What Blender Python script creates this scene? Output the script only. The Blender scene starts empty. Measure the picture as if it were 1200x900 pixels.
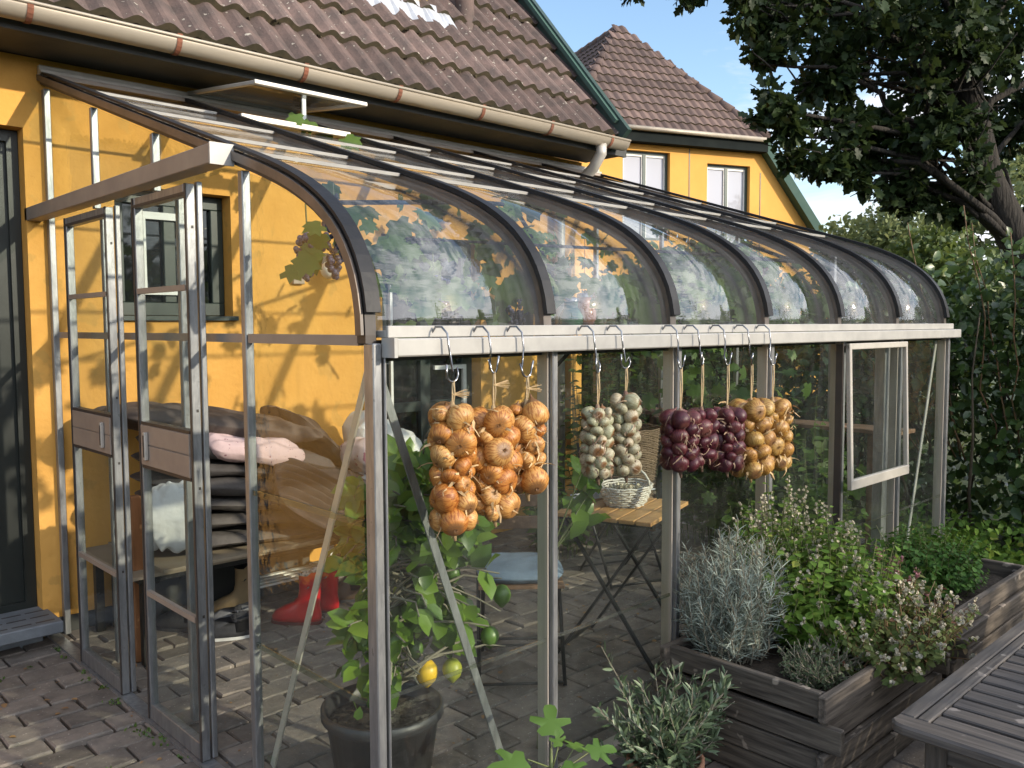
import bpy, bmesh, math, random
import numpy as np
from mathutils import Vector, Matrix, noise as mnoise
R = math.radians
random.seed(7)
rng = np.random.default_rng(11)
sc = bpy.context.scene
COL = sc.collection

# ------------------------------------------------------------------ camera
cam = bpy.data.cameras.new('camera')
co = bpy.data.objects.new('camera', cam)
COL.objects.link(co)
yaw, pitch, roll = .8074, .0681, -.0041
fv = Vector((math.cos(yaw)*math.cos(pitch), math.sin(yaw)*math.cos(pitch), -math.sin(pitch)))
rv = Vector((math.sin(yaw), -math.cos(yaw), 0))
uv_ = rv.cross(fv)
r2 = rv*math.cos(roll) + uv_*math.sin(roll)
u2 = -rv*math.sin(roll) + uv_*math.cos(roll)
M = Matrix((r2, u2, -fv)).transposed().to_4x4()
M.translation = Vector((-1.3608, -4.8193, 1.6))
co.matrix_world = M
cam.sensor_width = 36
cam.lens = 36*1008.27/1200
cam.clip_start = .05
cam.clip_end = 2000
sc.camera = co

# ------------------------------------------------------------------ light
SUN = Vector((.37, -1, .37)).normalized()          # direction towards the sun
w = bpy.data.worlds.new('World')
sc.world = w
w.use_nodes = True
nt = w.node_tree
bg = nt.nodes['Background']
sky = nt.nodes.new('ShaderNodeTexSky')
sky.sky_type = 'NISHITA'
sky.sun_disc = False
sky.sun_elevation = math.asin(SUN.z)
sky.sun_rotation = math.atan2(SUN.x, SUN.y)
sky.air_density = 1.0
sky.dust_density = .6
tc = nt.nodes.new('ShaderNodeTexCoord')
sep = nt.nodes.new('ShaderNodeSeparateXYZ')
nt.links.new(tc.outputs['Generated'], sep.inputs[0])
# flatten the direction onto a cloud deck: xy / (z + .18)
addz = nt.nodes.new('ShaderNodeMath'); addz.operation = 'ADD'; addz.inputs[1].default_value = .22
nt.links.new(sep.outputs['Z'], addz.inputs[0])
mxz = nt.nodes.new('ShaderNodeMath'); mxz.operation = 'MAXIMUM'; mxz.inputs[1].default_value = .06
nt.links.new(addz.outputs[0], mxz.inputs[0])
dv = nt.nodes.new('ShaderNodeVectorMath'); dv.operation = 'DIVIDE'
nt.links.new(tc.outputs['Generated'], dv.inputs[0])
cmb = nt.nodes.new('ShaderNodeCombineXYZ')
for k in range(3): nt.links.new(mxz.outputs[0], cmb.inputs[k])
nt.links.new(cmb.outputs[0], dv.inputs[1])
nz = nt.nodes.new('ShaderNodeTexNoise')
nz.inputs['Scale'].default_value = 1.5
nz.inputs['Detail'].default_value = 9
nz.inputs['Roughness'].default_value = .58
nz.inputs['Distortion'].default_value = .4
lay_ = nt.nodes.new('ShaderNodeMapping'); lay_.inputs['Scale'].default_value = (1.5, 1.5, 6.5)
nt.links.new(tc.outputs['Generated'], lay_.inputs[0]); nt.links.new(lay_.outputs[0], nz.inputs['Vector'])
# clouds gather towards the horizon
low = nt.nodes.new('ShaderNodeMapRange')
low.inputs['From Min'].default_value = .03; low.inputs['From Max'].default_value = .30
low.inputs['To Min'].default_value = .17; low.inputs['To Max'].default_value = -.03
nt.links.new(sep.outputs['Z'], low.inputs['Value'])
ad2 = nt.nodes.new('ShaderNodeMath'); ad2.operation = 'ADD'
sg = nt.nodes.new('ShaderNodeMapRange'); sg.inputs['From Min'].default_value = .0; sg.inputs['From Max'].default_value = .7
sg.inputs['To Min'].default_value = 0; sg.inputs['To Max'].default_value = .14
dt = nt.nodes.new('ShaderNodeVectorMath'); dt.operation = 'DOT_PRODUCT'; dt.inputs[1].default_value = tuple(SUN)
nt.links.new(tc.outputs['Generated'], dt.inputs[0]); nt.links.new(dt.outputs['Value'], sg.inputs['Value'])
ad3 = nt.nodes.new('ShaderNodeMath'); ad3.operation = 'ADD'
nt.links.new(low.outputs[0], ad3.inputs[0]); nt.links.new(sg.outputs[0], ad3.inputs[1])
nt.links.new(nz.outputs['Fac'], ad2.inputs[0]); nt.links.new(ad3.outputs[0], ad2.inputs[1])
ramp = nt.nodes.new('ShaderNodeValToRGB')
ramp.color_ramp.elements[0].position = .50; ramp.color_ramp.elements[0].color = (.05, .05, .05, 1)
ramp.color_ramp.elements[1].position = .68; ramp.color_ramp.elements[1].color = (1, 1, 1, 1)
nt.links.new(ad2.outputs[0], ramp.inputs[0])
mixc = nt.nodes.new('ShaderNodeMix'); mixc.data_type = 'RGBA'
nt.links.new(ramp.outputs[0], mixc.inputs['Factor'])
hs = nt.nodes.new('ShaderNodeHueSaturation'); hs.inputs['Saturation'].default_value = 1.12; hs.inputs['Value'].default_value = 1.12
nt.links.new(sky.outputs[0], hs.inputs['Color'])
nt.links.new(hs.outputs[0], mixc.inputs['A'])
sd = nt.nodes.new('ShaderNodeVectorMath'); sd.operation = 'DOT_PRODUCT'
nt.links.new(tc.outputs['Generated'], sd.inputs[0]); sd.inputs[1].default_value = tuple(SUN)
sm_ = nt.nodes.new('ShaderNodeMapRange'); sm_.inputs['From Min'].default_value = .0; sm_.inputs['From Max'].default_value = .95
sm_.inputs['To Min'].default_value = 1.0; sm_.inputs['To Max'].default_value = 2.6
nt.links.new(sd.outputs['Value'], sm_.inputs['Value'])
cc = nt.nodes.new('ShaderNodeVectorMath'); cc.operation = 'SCALE'; cc.inputs[0].default_value = (4.6, 4.65, 4.95)
nt.links.new(sm_.outputs[0], cc.inputs['Scale'])
nt.links.new(cc.outputs[0], mixc.inputs['B'])
nt.links.new(mixc.outputs['Result'], bg.inputs['Color'])
bg.inputs['Strength'].default_value = .15

sl = bpy.data.lights.new('sun', 'SUN')
sl.energy = 3.0
sl.angle = R(.9)
sl.color = (1, .88, .70)
so = bpy.data.objects.new('sun', sl)
COL.objects.link(so)
so.rotation_euler = SUN.to_track_quat('Z', 'Y').to_euler()
so.location = SUN*30

sc.render.engine = 'CYCLES'
sc.view_settings.view_transform = 'Standard'
sc.view_settings.look = 'None'
sc.view_settings.exposure = 0.8
sc.view_settings.gamma = 1
sc.view_settings.use_curve_mapping = False
cy = sc.cycles
cy.use_denoising = True
cy.max_bounces = 8
cy.diffuse_bounces = 3
cy.glossy_bounces = 3
cy.transmission_bounces = 4
cy.transparent_max_bounces = 40
cy.sample_clamp_indirect = 6
cy.caustics_reflective = False
cy.caustics_refractive = False

# ------------------------------------------------------------------ materials
MAT = {}
def base(name):
    m = bpy.data.materials.new(name)
    m.use_nodes = True
    MAT[name] = m
    n = m.node_tree.nodes
    return m, n, m.node_tree.links, n['Principled BSDF']

def pmat(name, c1, c2=None, scale=8, rough=.6, metal=0, bump=0, bscale=None, stretch=(1, 1, 1), lo=.35, hi=.65,
         spots=None, spot_scale=60, spot_at=.68, detail=6, coat=0, island=0, spec=.5, bdist=.01):
    m, n, l, b = base(name)
    b.inputs['Roughness'].default_value = rough
    b.inputs['Metallic'].default_value = metal
    b.inputs['Coat Weight'].default_value = coat
    b.inputs['Specular IOR Level'].default_value = spec
    c2 = c2 or tuple(x*.75 for x in c1)
    t = n.new('ShaderNodeTexCoord')
    mp = n.new('ShaderNodeMapping'); mp.inputs['Scale'].default_value = stretch
    l.new(t.outputs['Object'], mp.inputs[0])
    z = n.new('ShaderNodeTexNoise'); z.inputs['Scale'].default_value = scale; z.inputs['Detail'].default_value = detail
    z.inputs['Roughness'].default_value = .62
    l.new(mp.outputs[0], z.inputs['Vector'])
    r = n.new('ShaderNodeValToRGB')
    r.color_ramp.elements[0].position = lo; r.color_ramp.elements[0].color = (*c1, 1)
    r.color_ramp.elements[1].position = hi; r.color_ramp.elements[1].color = (*c2, 1)
    l.new(z.outputs['Fac'], r.inputs[0])
    out = r.outputs[0]
    if spots:
        z2 = n.new('ShaderNodeTexNoise'); z2.inputs['Scale'].default_value = spot_scale; z2.inputs['Detail'].default_value = 3
        l.new(t.outputs['Object'], z2.inputs['Vector'])
        r2_ = n.new('ShaderNodeValToRGB')
        r2_.color_ramp.elements[0].position = spot_at; r2_.color_ramp.elements[0].color = (0, 0, 0, 1)
        r2_.color_ramp.elements[1].position = spot_at+.04; r2_.color_ramp.elements[1].color = (1, 1, 1, 1)
        l.new(z2.outputs['Fac'], r2_.inputs[0])
        mx = n.new('ShaderNodeMix'); mx.data_type = 'RGBA'
        l.new(r2_.outputs[0], mx.inputs['Factor']); l.new(out, mx.inputs['A']); mx.inputs['B'].default_value = (*spots, 1)
        out = mx.outputs['Result']
    if island:
        g = n.new('ShaderNodeNewGeometry')
        mr = n.new('ShaderNodeMapRange'); mr.inputs['To Min'].default_value = 1-island; mr.inputs['To Max'].default_value = 1+island
        l.new(g.outputs['Random Per Island'], mr.inputs['Value'])
        h = n.new('ShaderNodeHueSaturation'); l.new(mr.outputs[0], h.inputs['Value']); l.new(out, h.inputs['Color'])
        out = h.outputs[0]
    l.new(out, b.inputs['Base Color'])
    if bump:
        z3 = n.new('ShaderNodeTexNoise'); z3.inputs['Scale'].default_value = bscale or scale*3; z3.inputs['Detail'].default_value = 5
        l.new(mp.outputs[0], z3.inputs['Vector'])
        bp = n.new('ShaderNodeBump'); bp.inputs['Strength'].default_value = bump; bp.inputs['Distance'].default_value = bdist
        l.new(z3.outputs['Fac'], bp.inputs['Height']); l.new(bp.outputs[0], b.inputs['Normal'])
    return m

def leafmat(name, c1, c2, c3=None, trans=.3, rough=.42, spec=.5):
    m, n, l, b = base(name)
    b.inputs['Roughness'].default_value = rough
    b.inputs['Specular IOR Level'].default_value = spec
    g = n.new('ShaderNodeNewGeometry')
    r = n.new('ShaderNodeValToRGB')
    r.color_ramp.elements[0].color = (*c1, 1); r.color_ramp.elements[1].color = (*c2, 1)
    if c3:
        e = r.color_ramp.elements.new(.93); e.color = (*c2, 1)
        r.color_ramp.elements[2].color = (*c3, 1)
    l.new(g.outputs['Random Per Island'], r.inputs[0])
    l.new(r.outputs[0], b.inputs['Base Color'])
    tr = n.new('ShaderNodeBsdfTranslucent')
    h = n.new('ShaderNodeHueSaturation'); h.inputs['Value'].default_value = 1.5; h.inputs['Hue'].default_value = .48
    l.new(r.outputs[0], h.inputs['Color']); l.new(h.outputs[0], tr.inputs['Color'])
    mx = n.new('ShaderNodeMixShader'); mx.inputs[0].default_value = trans
    l.new(b.outputs[0], mx.inputs[1]); l.new(tr.outputs[0], mx.inputs[2])
    l.new(mx.outputs[0], n['Material Output'].inputs[0])
    return m

def glassmat(name, tint=(.96, .985, .97), haze=0, ior=1.5, rough=0.0, streak=None, hazecol=(.75, .76, .78)):
    m, n, l, b = base(name)
    n.remove(b)
    t = n.new('ShaderNodeBsdfTransparent'); t.inputs[0].default_value = (*tint, 1)
    g = n.new('ShaderNodeBsdfGlossy'); g.inputs['Roughness'].default_value = rough
    fr = n.new('ShaderNodeFresnel'); fr.inputs['IOR'].default_value = ior
    # back faces of the thin sheet must not read as total internal reflection
    ge = n.new('ShaderNodeNewGeometry')
    mr = n.new('ShaderNodeMix'); mr.data_type = 'FLOAT'
    mr.inputs['A'].default_value = ior; mr.inputs['B'].default_value = 1/ior
    l.new(ge.outputs['Backfacing'], mr.inputs['Factor'])
    l.new(mr.outputs['Result'], fr.inputs['IOR'])
    mx = n.new('ShaderNodeMixShader')
    fm = n.new('ShaderNodeMath'); fm.operation = 'MULTIPLY'; fo = n.new('ShaderNodeMath'); fo.operation = 'SUBTRACT'; fo.inputs[0].default_value = 1
    l.new(ge.outputs['Backfacing'], fo.inputs[1]); l.new(fr.outputs[0], fm.inputs[0]); l.new(fo.outputs[0], fm.inputs[1])
    l.new(fm.outputs[0], mx.inputs[0]); l.new(t.outputs[0], mx.inputs[1]); l.new(g.outputs[0], mx.inputs[2])
    last = mx
    if haze:
        d = n.new('ShaderNodeBsdfDiffuse'); d.inputs[0].default_value = (*hazecol, 1)
        tcn = n.new('ShaderNodeTexCoord'); mp = n.new('ShaderNodeMapping'); mp.inputs['Scale'].default_value = streak or (1, 1, 1)
        l.new(tcn.outputs['Object'], mp.inputs[0])
        z = n.new('ShaderNodeTexNoise'); z.inputs['Scale'].default_value = 5; z.inputs['Detail'].default_value = 7
        z.inputs['Roughness'].default_value = .7
        l.new(mp.outputs[0], z.inputs['Vector'])
        q = n.new('ShaderNodeMapRange'); q.inputs['From Min'].default_value = .38; q.inputs['From Max'].default_value = .75
        q.inputs['To Min'].default_value = haze*.25; q.inputs['To Max'].default_value = haze*2.2
        l.new(z.outputs['Fac'], q.inputs['Value'])
        m2 = n.new('ShaderNodeMixShader'); l.new(q.outputs[0], m2.inputs[0])
        l.new(mx.outputs[0], m2.inputs[1]); l.new(d.outputs[0], m2.inputs[2])
        last = m2
        bz = n.new('ShaderNodeTexNoise'); bz.inputs['Scale'].default_value = 3.0; bz.inputs['Detail'].default_value = 3
        mpb = n.new('ShaderNodeMapping'); mpb.inputs['Scale'].default_value = (.7, 6, 6); l.new(tcn.outputs['Object'], mpb.inputs[0]); l.new(mpb.outputs[0], bz.inputs['Vector'])
        bp = n.new('ShaderNodeBump'); bp.inputs['Strength'].default_value = .10; bp.inputs['Distance'].default_value = .02
        l.new(bz.outputs['Fac'], bp.inputs['Height']); l.new(bp.outputs[0], g.inputs['Normal'])
    l.new(last.outputs[0], n['Material Output'].inputs[0])
    return m

def woodmat(name, c1, c2, axis, rough=.75, grain=16, bump=.5, island=.15, spec=.3):
    s = [grain*2.2]*3; s[axis] = 2.4
    return pmat(name, c1, c2, scale=1.6, rough=rough, stretch=tuple(s), bump=bump, bscale=2.2, lo=.33, hi=.66, island=island, bdist=.004, spec=spec, spots=tuple(min(.5, x*1.9) for x in c1), spot_scale=11, spot_at=.66)

pmat('plaster', (.72, .385, .098), (.65, .33, .075), scale=2.2, rough=.85, bump=.5, bscale=18, bdist=.014, spec=.2, spots=(.59, .325, .085), spot_scale=7, spot_at=.60)
pmat('plaster_far', (.72, .385, .098), (.66, .345, .085), scale=1.2, rough=.85, bump=.15, bscale=20, spec=.2)
pmat('tile', (.155, .108, .094), (.088, .068, .061), scale=7, rough=.85, bump=.5, bscale=60, spots=(.40, .36, .30), spot_scale=28, spot_at=.665, island=.24, bdist=.006, spec=.25)
pmat('tile_far', (.145, .10, .086), (.10, .072, .064), scale=1.5, rough=.85, island=.2, spec=.25)
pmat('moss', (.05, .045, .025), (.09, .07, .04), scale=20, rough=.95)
pmat('zinc', (.40, .345, .27), (.30, .265, .215), scale=4, rough=.5, metal=.25, stretch=(.4, 3, 3))
pmat('rust', (.24, .085, .045), (.15, .06, .035), scale=22, rough=.85, bump=.3)
pmat('soffit', (.055, .055, .05), (.035, .037, .035), scale=5, rough=.7)
pmat('green_paint', (.035, .065, .055), (.025, .05, .043), scale=6, rough=.45)
pmat('green_verge', (.06, .105, .088), (.045, .09, .075), scale=3, rough=.7, spec=.15)
pmat('door_paint', (.016, .02, .017), (.012, .015, .013), scale=5, rough=.4)
pmat('fascia_matte', (.02, .024, .023), (.015, .018, .018), scale=4, rough=.9, spec=.03)
pmat('win_green', (.035, .05, .042), (.028, .04, .035), scale=6, rough=.4)
pmat('white_paint', (.78, .78, .75), (.68, .68, .66), scale=9, rough=.45)
pmat('lead', (.55, .57, .60), (.42, .44, .48), scale=9, rough=.5, metal=.3)
pmat('pine_trim', (.62, .47, .22), (.5, .36, .15), scale=6, rough=.5, stretch=(1, 8, 8))
pmat('alu', (.34, .345, .35), (.22, .225, .235), scale=14, rough=.42, metal=.7, stretch=(3, 3, .6), bump=.1, spots=(.22, .22, .22), spot_scale=45, spot_at=.70)
pmat('alu_pale', (.50, .47, .42), (.42, .395, .35), scale=9, rough=.45, metal=.25, spots=(.40, .36, .30), spot_scale=30, spot_at=.72)
pmat('alu_web', (.46, .41, .34), (.38, .34, .285), scale=5, rough=.5, metal=.2, stretch=(4, 4, .5))
pmat('taupe', (.33, .275, .225), (.27, .225, .19), scale=7, rough=.5, metal=.15)
pmat('bronze', (.17, .145, .13), (.11, .10, .092), scale=8, rough=.42, metal=.5)
pmat('dark_seal', (.05, .04, .035), (.035, .03, .028), scale=12, rough=.5)
pmat('rubber', (.010, .0105, .012), (.018, .018, .02), scale=9, rough=.5, spec=.3, bump=.3, bscale=25, bdist=.006)
pmat('white_bar', (.39, .38, .355), (.32, .312, .295), scale=10, rough=.4)
glassmat('glass', (.95, .975, .955), haze=.007, streak=(2, 2, .5))
glassmat('glass_roof', (.87, .90, .89), haze=.07, streak=(2.5, .7, .7), hazecol=(.42, .42, .41))
glassmat('acrylic', (.93, .945, .95), haze=.028, ior=2.3, rough=.0, streak=(7, .8, .8), hazecol=(.68, .68, .69))
glassmat('clear_strip', (.72, .76, .68), haze=.03)
m_, n_, l_, b_ = base('window_glass')
b_.inputs['Base Color'].default_value = (.012, .014, .014, 1); b_.inputs['Roughness'].default_value = .03
b_.inputs['Specular IOR Level'].default_value = .8
m_, n_, l_, b_ = base('curtain_glass')
b_.inputs['Base Color'].default_value = (.40, .41, .46, 1); b_.inputs['Roughness'].default_value = .03; b_.inputs['Coat Weight'].default_value = .6
pmat('paver', (.215, .183, .155), (.13, .113, .098), scale=9, rough=.9, bump=.7, bscale=45, island=.22, spots=(.34, .30, .26), spot_scale=75, spot_at=.66, bdist=.006, spec=.25)
pmat('sand_joint', (.045, .037, .025), (.075, .06, .04), scale=14, rough=1, bump=.5, bscale=60)
pmat('lawn', (.07, .09, .03), (.045, .06, .022), scale=4, rough=.95, bump=.5, bscale=30)
pmat('soil', (.028, .02, .014), (.06, .045, .03), scale=22, rough=1, bump=1, bscale=40, bdist=.02)
pmat('grate', (.20, .22, .24), (.15, .165, .18), scale=10, rough=.6, metal=.2, bump=.2)
woodmat('plank_x', (.15, .125, .10), (.04, .033, .027), 0)
woodmat('plank_y', (.14, .118, .093), (.04, .033, .027), 1)
woodmat('plank_z', (.10, .085, .07), (.04, .034, .03), 2)
woodmat('bench_x', (.13, .115, .10), (.06, .053, .048), 0, rough=.6)
woodmat('bench_y', (.12, .105, .093), (.055, .048, .043), 1, rough=.55)
woodmat('acacia', (.46, .27, .11), (.33, .18, .07), 0, rough=.5, grain=9)
woodmat('post_wood', (.30, .13, .055), (.20, .085, .035), 2, rough=.6, grain=8)
woodmat('stake_wood', (.26, .13, .07), (.15, .075, .04), 2, grain=8)
woodmat('shelf_wood', (.22, .13, .08), (.13, .075, .045), 1, grain=8)
pmat('black_metal', (.012, .012, .012), (.02, .019, .018), scale=12, rough=.4, metal=.2)
pmat('blue_cloth', (.15, .20, .27), (.12, .165, .225), scale=24, rough=.95, bump=.25, bscale=200)
pmat('wicker_white', (.62, .60, .56), (.46, .43, .39), scale=40, rough=.7)
pmat('wicker_brown', (.20, .14, .09), (.11, .075, .05), scale=40, rough=.8)
pmat('grey_cloth', (.105, .092, .086), (.075, .066, .063), scale=7, rough=.9, bump=.35, bscale=16, bdist=.03)
pmat('cover_cloth', (.115, .088, .075), (.08, .063, .055), scale=5, rough=.9, bump=.4, bscale=9, bdist=.04)
pmat('ribbed_cloth', (.05, .037, .036), (.035, .028, .028), scale=7, rough=.9)
pmat('pink_cloth', (.66, .47, .46), (.60, .44, .44), scale=3, rough=.9, spots=(.25, .10, .13), spot_scale=60, spot_at=.66, bump=.5, bscale=8, bdist=.03)
pmat('floral_cloth', (.66, .52, .49), (.60, .46, .44), scale=3, rough=.9, spots=(.45, .18, .2), spot_scale=26, spot_at=.62, bump=.4, bscale=7, bdist=.03)
pmat('white_cloth', (.70, .69, .66), (.62, .61, .58), scale=4, rough=.85, bump=.6, bscale=8, bdist=.04)
pmat('plastic_bag', (.62, .62, .60), (.5, .5, .49), scale=6, rough=.35, bump=.3, bscale=10, bdist=.04)
pmat('cardboard', (.30, .24, .17), (.25, .2, .14), scale=6, rough=.9)
pmat('red_rubber', (.50, .008, .012), (.40, .006, .01), scale=4, rough=.28, coat=.3)
pmat('boot_sole', (.12, .012, .015), (.08, .01, .012), scale=8, rough=.6)
pmat('boot_lining', (.62, .60, .58), (.2, .2, .2), scale=60, rough=.9, lo=.45, hi=.55)
pmat('brown_leather', (.12, .075, .048), (.08, .05, .035), scale=9, rough=.5)
pmat('tan_leather', (.30, .22, .12), (.24, .17, .09), scale=9, rough=.6)
pmat('dark_shoe', (.025, .025, .028), (.045, .045, .05), scale=30, rough=.7)
pmat('grey_shoe', (.25, .25, .25), (.17, .17, .18), scale=30, rough=.8)
pmat('sole_white', (.7, .69, .66), scale=9, rough=.6)
pmat('pot_plastic', (.022, .022, .024), (.03, .03, .032), scale=6, rough=.45)
pmat('terracotta', (.34, .17, .10), (.28, .14, .08), scale=7, rough=.85)
pmat('bark', (.032, .026, .02), (.014, .012, .010), scale=5, rough=.95, stretch=(4, 4, .8), bump=.9, bscale=8, bdist=.03)
pmat('stem_green', (.12, .15, .05), (.10, .11, .04), scale=8, rough=.7)
pmat('stem_grey', (.23, .21, .16), (.16, .14, .10), scale=8, rough=.8)
pmat('stem_red', (.19, .10, .05), (.13, .09, .04), scale=8, rough=.7)
pmat('twig_wood', (.11, .085, .055), (.07, .055, .035), scale=12, rough=.9)
pmat('steel_hook', (.30, .31, .32), (.22, .22, .23), scale=10, rough=.22, metal=.95)
pmat('twine', (.52, .40, .23), (.42, .31, .17), scale=80, rough=.95)
pmat('straw', (.50, .36, .19), (.33, .22, .11), scale=30, rough=.9, island=.25)
pmat('straw_grey', (.36, .27, .20), (.22, .16, .12), scale=30, rough=.9, island=.25)
pmat('straw_purple', (.16, .09, .07), (.30, .22, .14), scale=30, rough=.9, island=.25)
pmat('jar_green', (.07, .16, .09), (.05, .12, .07), scale=5, rough=.1, coat=.5)
pmat('jar_amber', (.30, .12, .06), (.22, .09, .05), scale=5, rough=.1, coat=.5)
pmat('lamp_white', (.75, .74, .70), scale=4, rough=.3)
pmat('lemon_yellow', (.72, .46, .02), (.62, .40, .02), scale=14, rough=.4, bump=.25, bscale=70, bdist=.003)
pmat('lemon_turning', (.36, .36, .045), (.25, .29, .035), scale=9, rough=.4, bump=.25, bscale=70, bdist=.003)
pmat('lemon_green', (.085, .16, .025), (.06, .12, .02), scale=9, rough=.38, bump=.25, bscale=70, bdist=.003)
pmat('grape', (.028, .034, .085), (.075, .085, .15), scale=30, rough=.45, island=.4)

def onionmat(name, a, b2, c, stripe, dry=(.17, .085, .035)):
    m, n, l, b = base(name)
    b.inputs['Roughness'].default_value = .45
    b.inputs['Specular IOR Level'].default_value = .45
    t = n.new('ShaderNodeTexCoord'); s = n.new('ShaderNodeSeparateXYZ'); l.new(t.outputs['Object'], s.inputs[0])
    at = n.new('ShaderNodeMath'); at.operation = 'ARCTAN2'; l.new(s.outputs['Y'], at.inputs[0]); l.new(s.outputs['X'], at.inputs[1])
    cb = n.new('ShaderNodeCombineXYZ'); l.new(at.outputs[0], cb.inputs[0]); l.new(s.outputs['Z'], cb.inputs[1])
    oi = n.new('ShaderNodeObjectInfo'); l.new(oi.outputs['Random'], cb.inputs[2])
    mp = n.new('ShaderNodeMapping'); mp.inputs['Scale'].default_value = (5.5, 1.6, 30); l.new(cb.outputs[0], mp.inputs[0])
    z = n.new('ShaderNodeTexNoise'); z.inputs['Scale'].default_value = 1.6; z.inputs['Detail'].default_value = 5; l.new(mp.outputs[0], z.inputs['Vector'])
    r = n.new('ShaderNodeValToRGB')
    r.color_ramp.elements[0].position = .40; r.color_ramp.elements[0].color = (*stripe, 1)
    r.color_ramp.elements[1].position = .54; r.color_ramp.elements[1].color = (1, 1, 1, 1)
    l.new(z.outputs['Fac'], r.inputs[0])
    cr = n.new('ShaderNodeValToRGB')
    cr.color_ramp.elements[0].color = (*a, 1); cr.color_ramp.elements[1].color = (*c, 1)
    e = cr.color_ramp.elements.new(.5); e.color = (*b2, 1)
    z2 = n.new('ShaderNodeTexNoise'); z2.inputs['Scale'].default_value = 14; l.new(t.outputs['Object'], z2.inputs['Vector'])
    am = n.new('ShaderNodeMath'); am.operation = 'MULTIPLY_ADD'; am.inputs[1].default_value = .7; l.new(oi.outputs['Random'], am.inputs[0])
    z2m = n.new('ShaderNodeMath'); z2m.operation = 'MULTIPLY_ADD'; z2m.inputs[1].default_value = .9; z2m.inputs[2].default_value = -.3
    l.new(z2.outputs['Fac'], z2m.inputs[0]); l.new(z2m.outputs[0], am.inputs[2])
    l.new(am.outputs[0], cr.inputs[0])
    mx0 = n.new('ShaderNodeMix'); mx0.data_type = 'RGBA'; mx0.blend_type = 'MULTIPLY'; mx0.inputs['Factor'].default_value = .9
    l.new(cr.outputs[0], mx0.inputs['A']); l.new(r.outputs[0], mx0.inputs['B'])
    # dry brown root plate and neck
    ab = n.new('ShaderNodeMath'); ab.operation = 'ABSOLUTE'; l.new(s.outputs['Z'], ab.inputs[0])
    wob = n.new('ShaderNodeMath'); wob.operation = 'MULTIPLY_ADD'; wob.inputs[1].default_value = .22; l.new(z2.outputs['Fac'], wob.inputs[0]); l.new(ab.outputs[0], wob.inputs[2])
    er = n.new('ShaderNodeMapRange'); er.inputs['From Min'].default_value = .80; er.inputs['From Max'].default_value = .92; l.new(wob.outputs[0], er.inputs['Value'])
    mx = n.new('ShaderNodeMix'); mx.data_type = 'RGBA'; l.new(er.outputs[0], mx.inputs['Factor'])
    l.new(mx0.outputs['Result'], mx.inputs['A']); mx.inputs['B'].default_value = (*dry, 1)
    l.new(mx.outputs['Result'], b.inputs['Base Color'])
    bp = n.new('ShaderNodeBump'); bp.inputs['Strength'].default_value = .25; bp.inputs['Distance'].default_value = .004
    l.new(z.outputs['Fac'], bp.inputs['Height']); l.new(bp.outputs[0], b.inputs['Normal'])
    return m
onionmat('onion_gold', (.33, .11, .02), (.45, .205, .046), (.53, .33, .12), (.52, .34, .20))
onionmat('onion_pale', (.44, .37, .26), (.34, .32, .22), (.24, .27, .17), (.70, .62, .52))
onionmat('onion_red', (.045, .006, .012), (.072, .010, .019), (.12, .032, .032), (.5, .4, .45), (.10, .035, .03))
onionmat('onion_straw', (.30, .145, .034), (.37, .205, .052), (.37, .265, .085), (.5, .36, .22))

leafmat('leaf_oak', (.012, .025, .009), (.038, .062, .018), trans=.25, rough=.5, spec=.25)
leafmat('leaf_hedge', (.032, .062, .018), (.075, .13, .034), (.17, .20, .06), trans=.2, rough=.36)
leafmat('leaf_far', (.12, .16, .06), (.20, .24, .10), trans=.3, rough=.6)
leafmat('leaf_mid', (.065, .11, .025), (.14, .19, .05), trans=.3, rough=.5)
leafmat('leaf_lemon', (.06, .125, .016), (.15, .25, .03), (.28, .38, .06), trans=.36, rough=.32)
leafmat('leaf_vine', (.055, .115, .02), (.125, .21, .04), trans=.4, rough=.5)
leafmat('leaf_fig', (.07, .15, .024), (.12, .22, .04), trans=.3, rough=.5)
leafmat('leaf_olive', (.065, .105, .05), (.13, .175, .095), (.22, .26, .19), trans=.12, rough=.4)
leafmat('leaf_curry', (.28, .335, .285), (.42, .475, .41), trans=.15, rough=.8, spec=.1)
leafmat('leaf_mint', (.075, .15, .022), (.15, .25, .045), (.26, .28, .06), trans=.3, rough=.6, spec=.2)
leafmat('leaf_parsley', (.04, .11, .018), (.08, .17, .03), trans=.3, rough=.55, spec=.25)
leafmat('leaf_oregano', (.07, .11, .03), (.15, .17, .06), (.17, .07, .055), trans=.25, rough=.7, spec=.2)
leafmat('leaf_thyme', (.07, .10, .05), (.13, .16, .09), trans=.2, rough=.7, spec=.2)
leafmat('flower_cream', (.46, .43, .34), (.60, .56, .44), trans=.2, rough=.9, spec=.1)
leafmat('flower_pink', (.36, .17, .20), (.50, .30, .30), trans=.2, rough=.9, spec=.1)
leafmat('leaf_dry', (.20, .11, .05), (.32, .19, .08), trans=.1, rough=.8)
leafmat('leaf_seedling', (.06, .12, .02), (.12, .2, .04), trans=.25, rough=.5)

# ------------------------------------------------------------------ builders
def tag(o, label=None, cat=None, group=None, kind=None):
    if label: o['label'] = label
    if cat: o['category'] = cat
    if group: o['group'] = group
    if kind: o['kind'] = kind
    return o

ORIGIN = {}
def thing(name, loc, label, cat, group=None):
    o = bpy.data.objects.new(name, None)
    COL.objects.link(o)
    o.empty_display_size = .1
    o.location = loc
    ORIGIN[o.name] = Vector(loc)
    return tag(o, label, cat, group)

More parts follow.
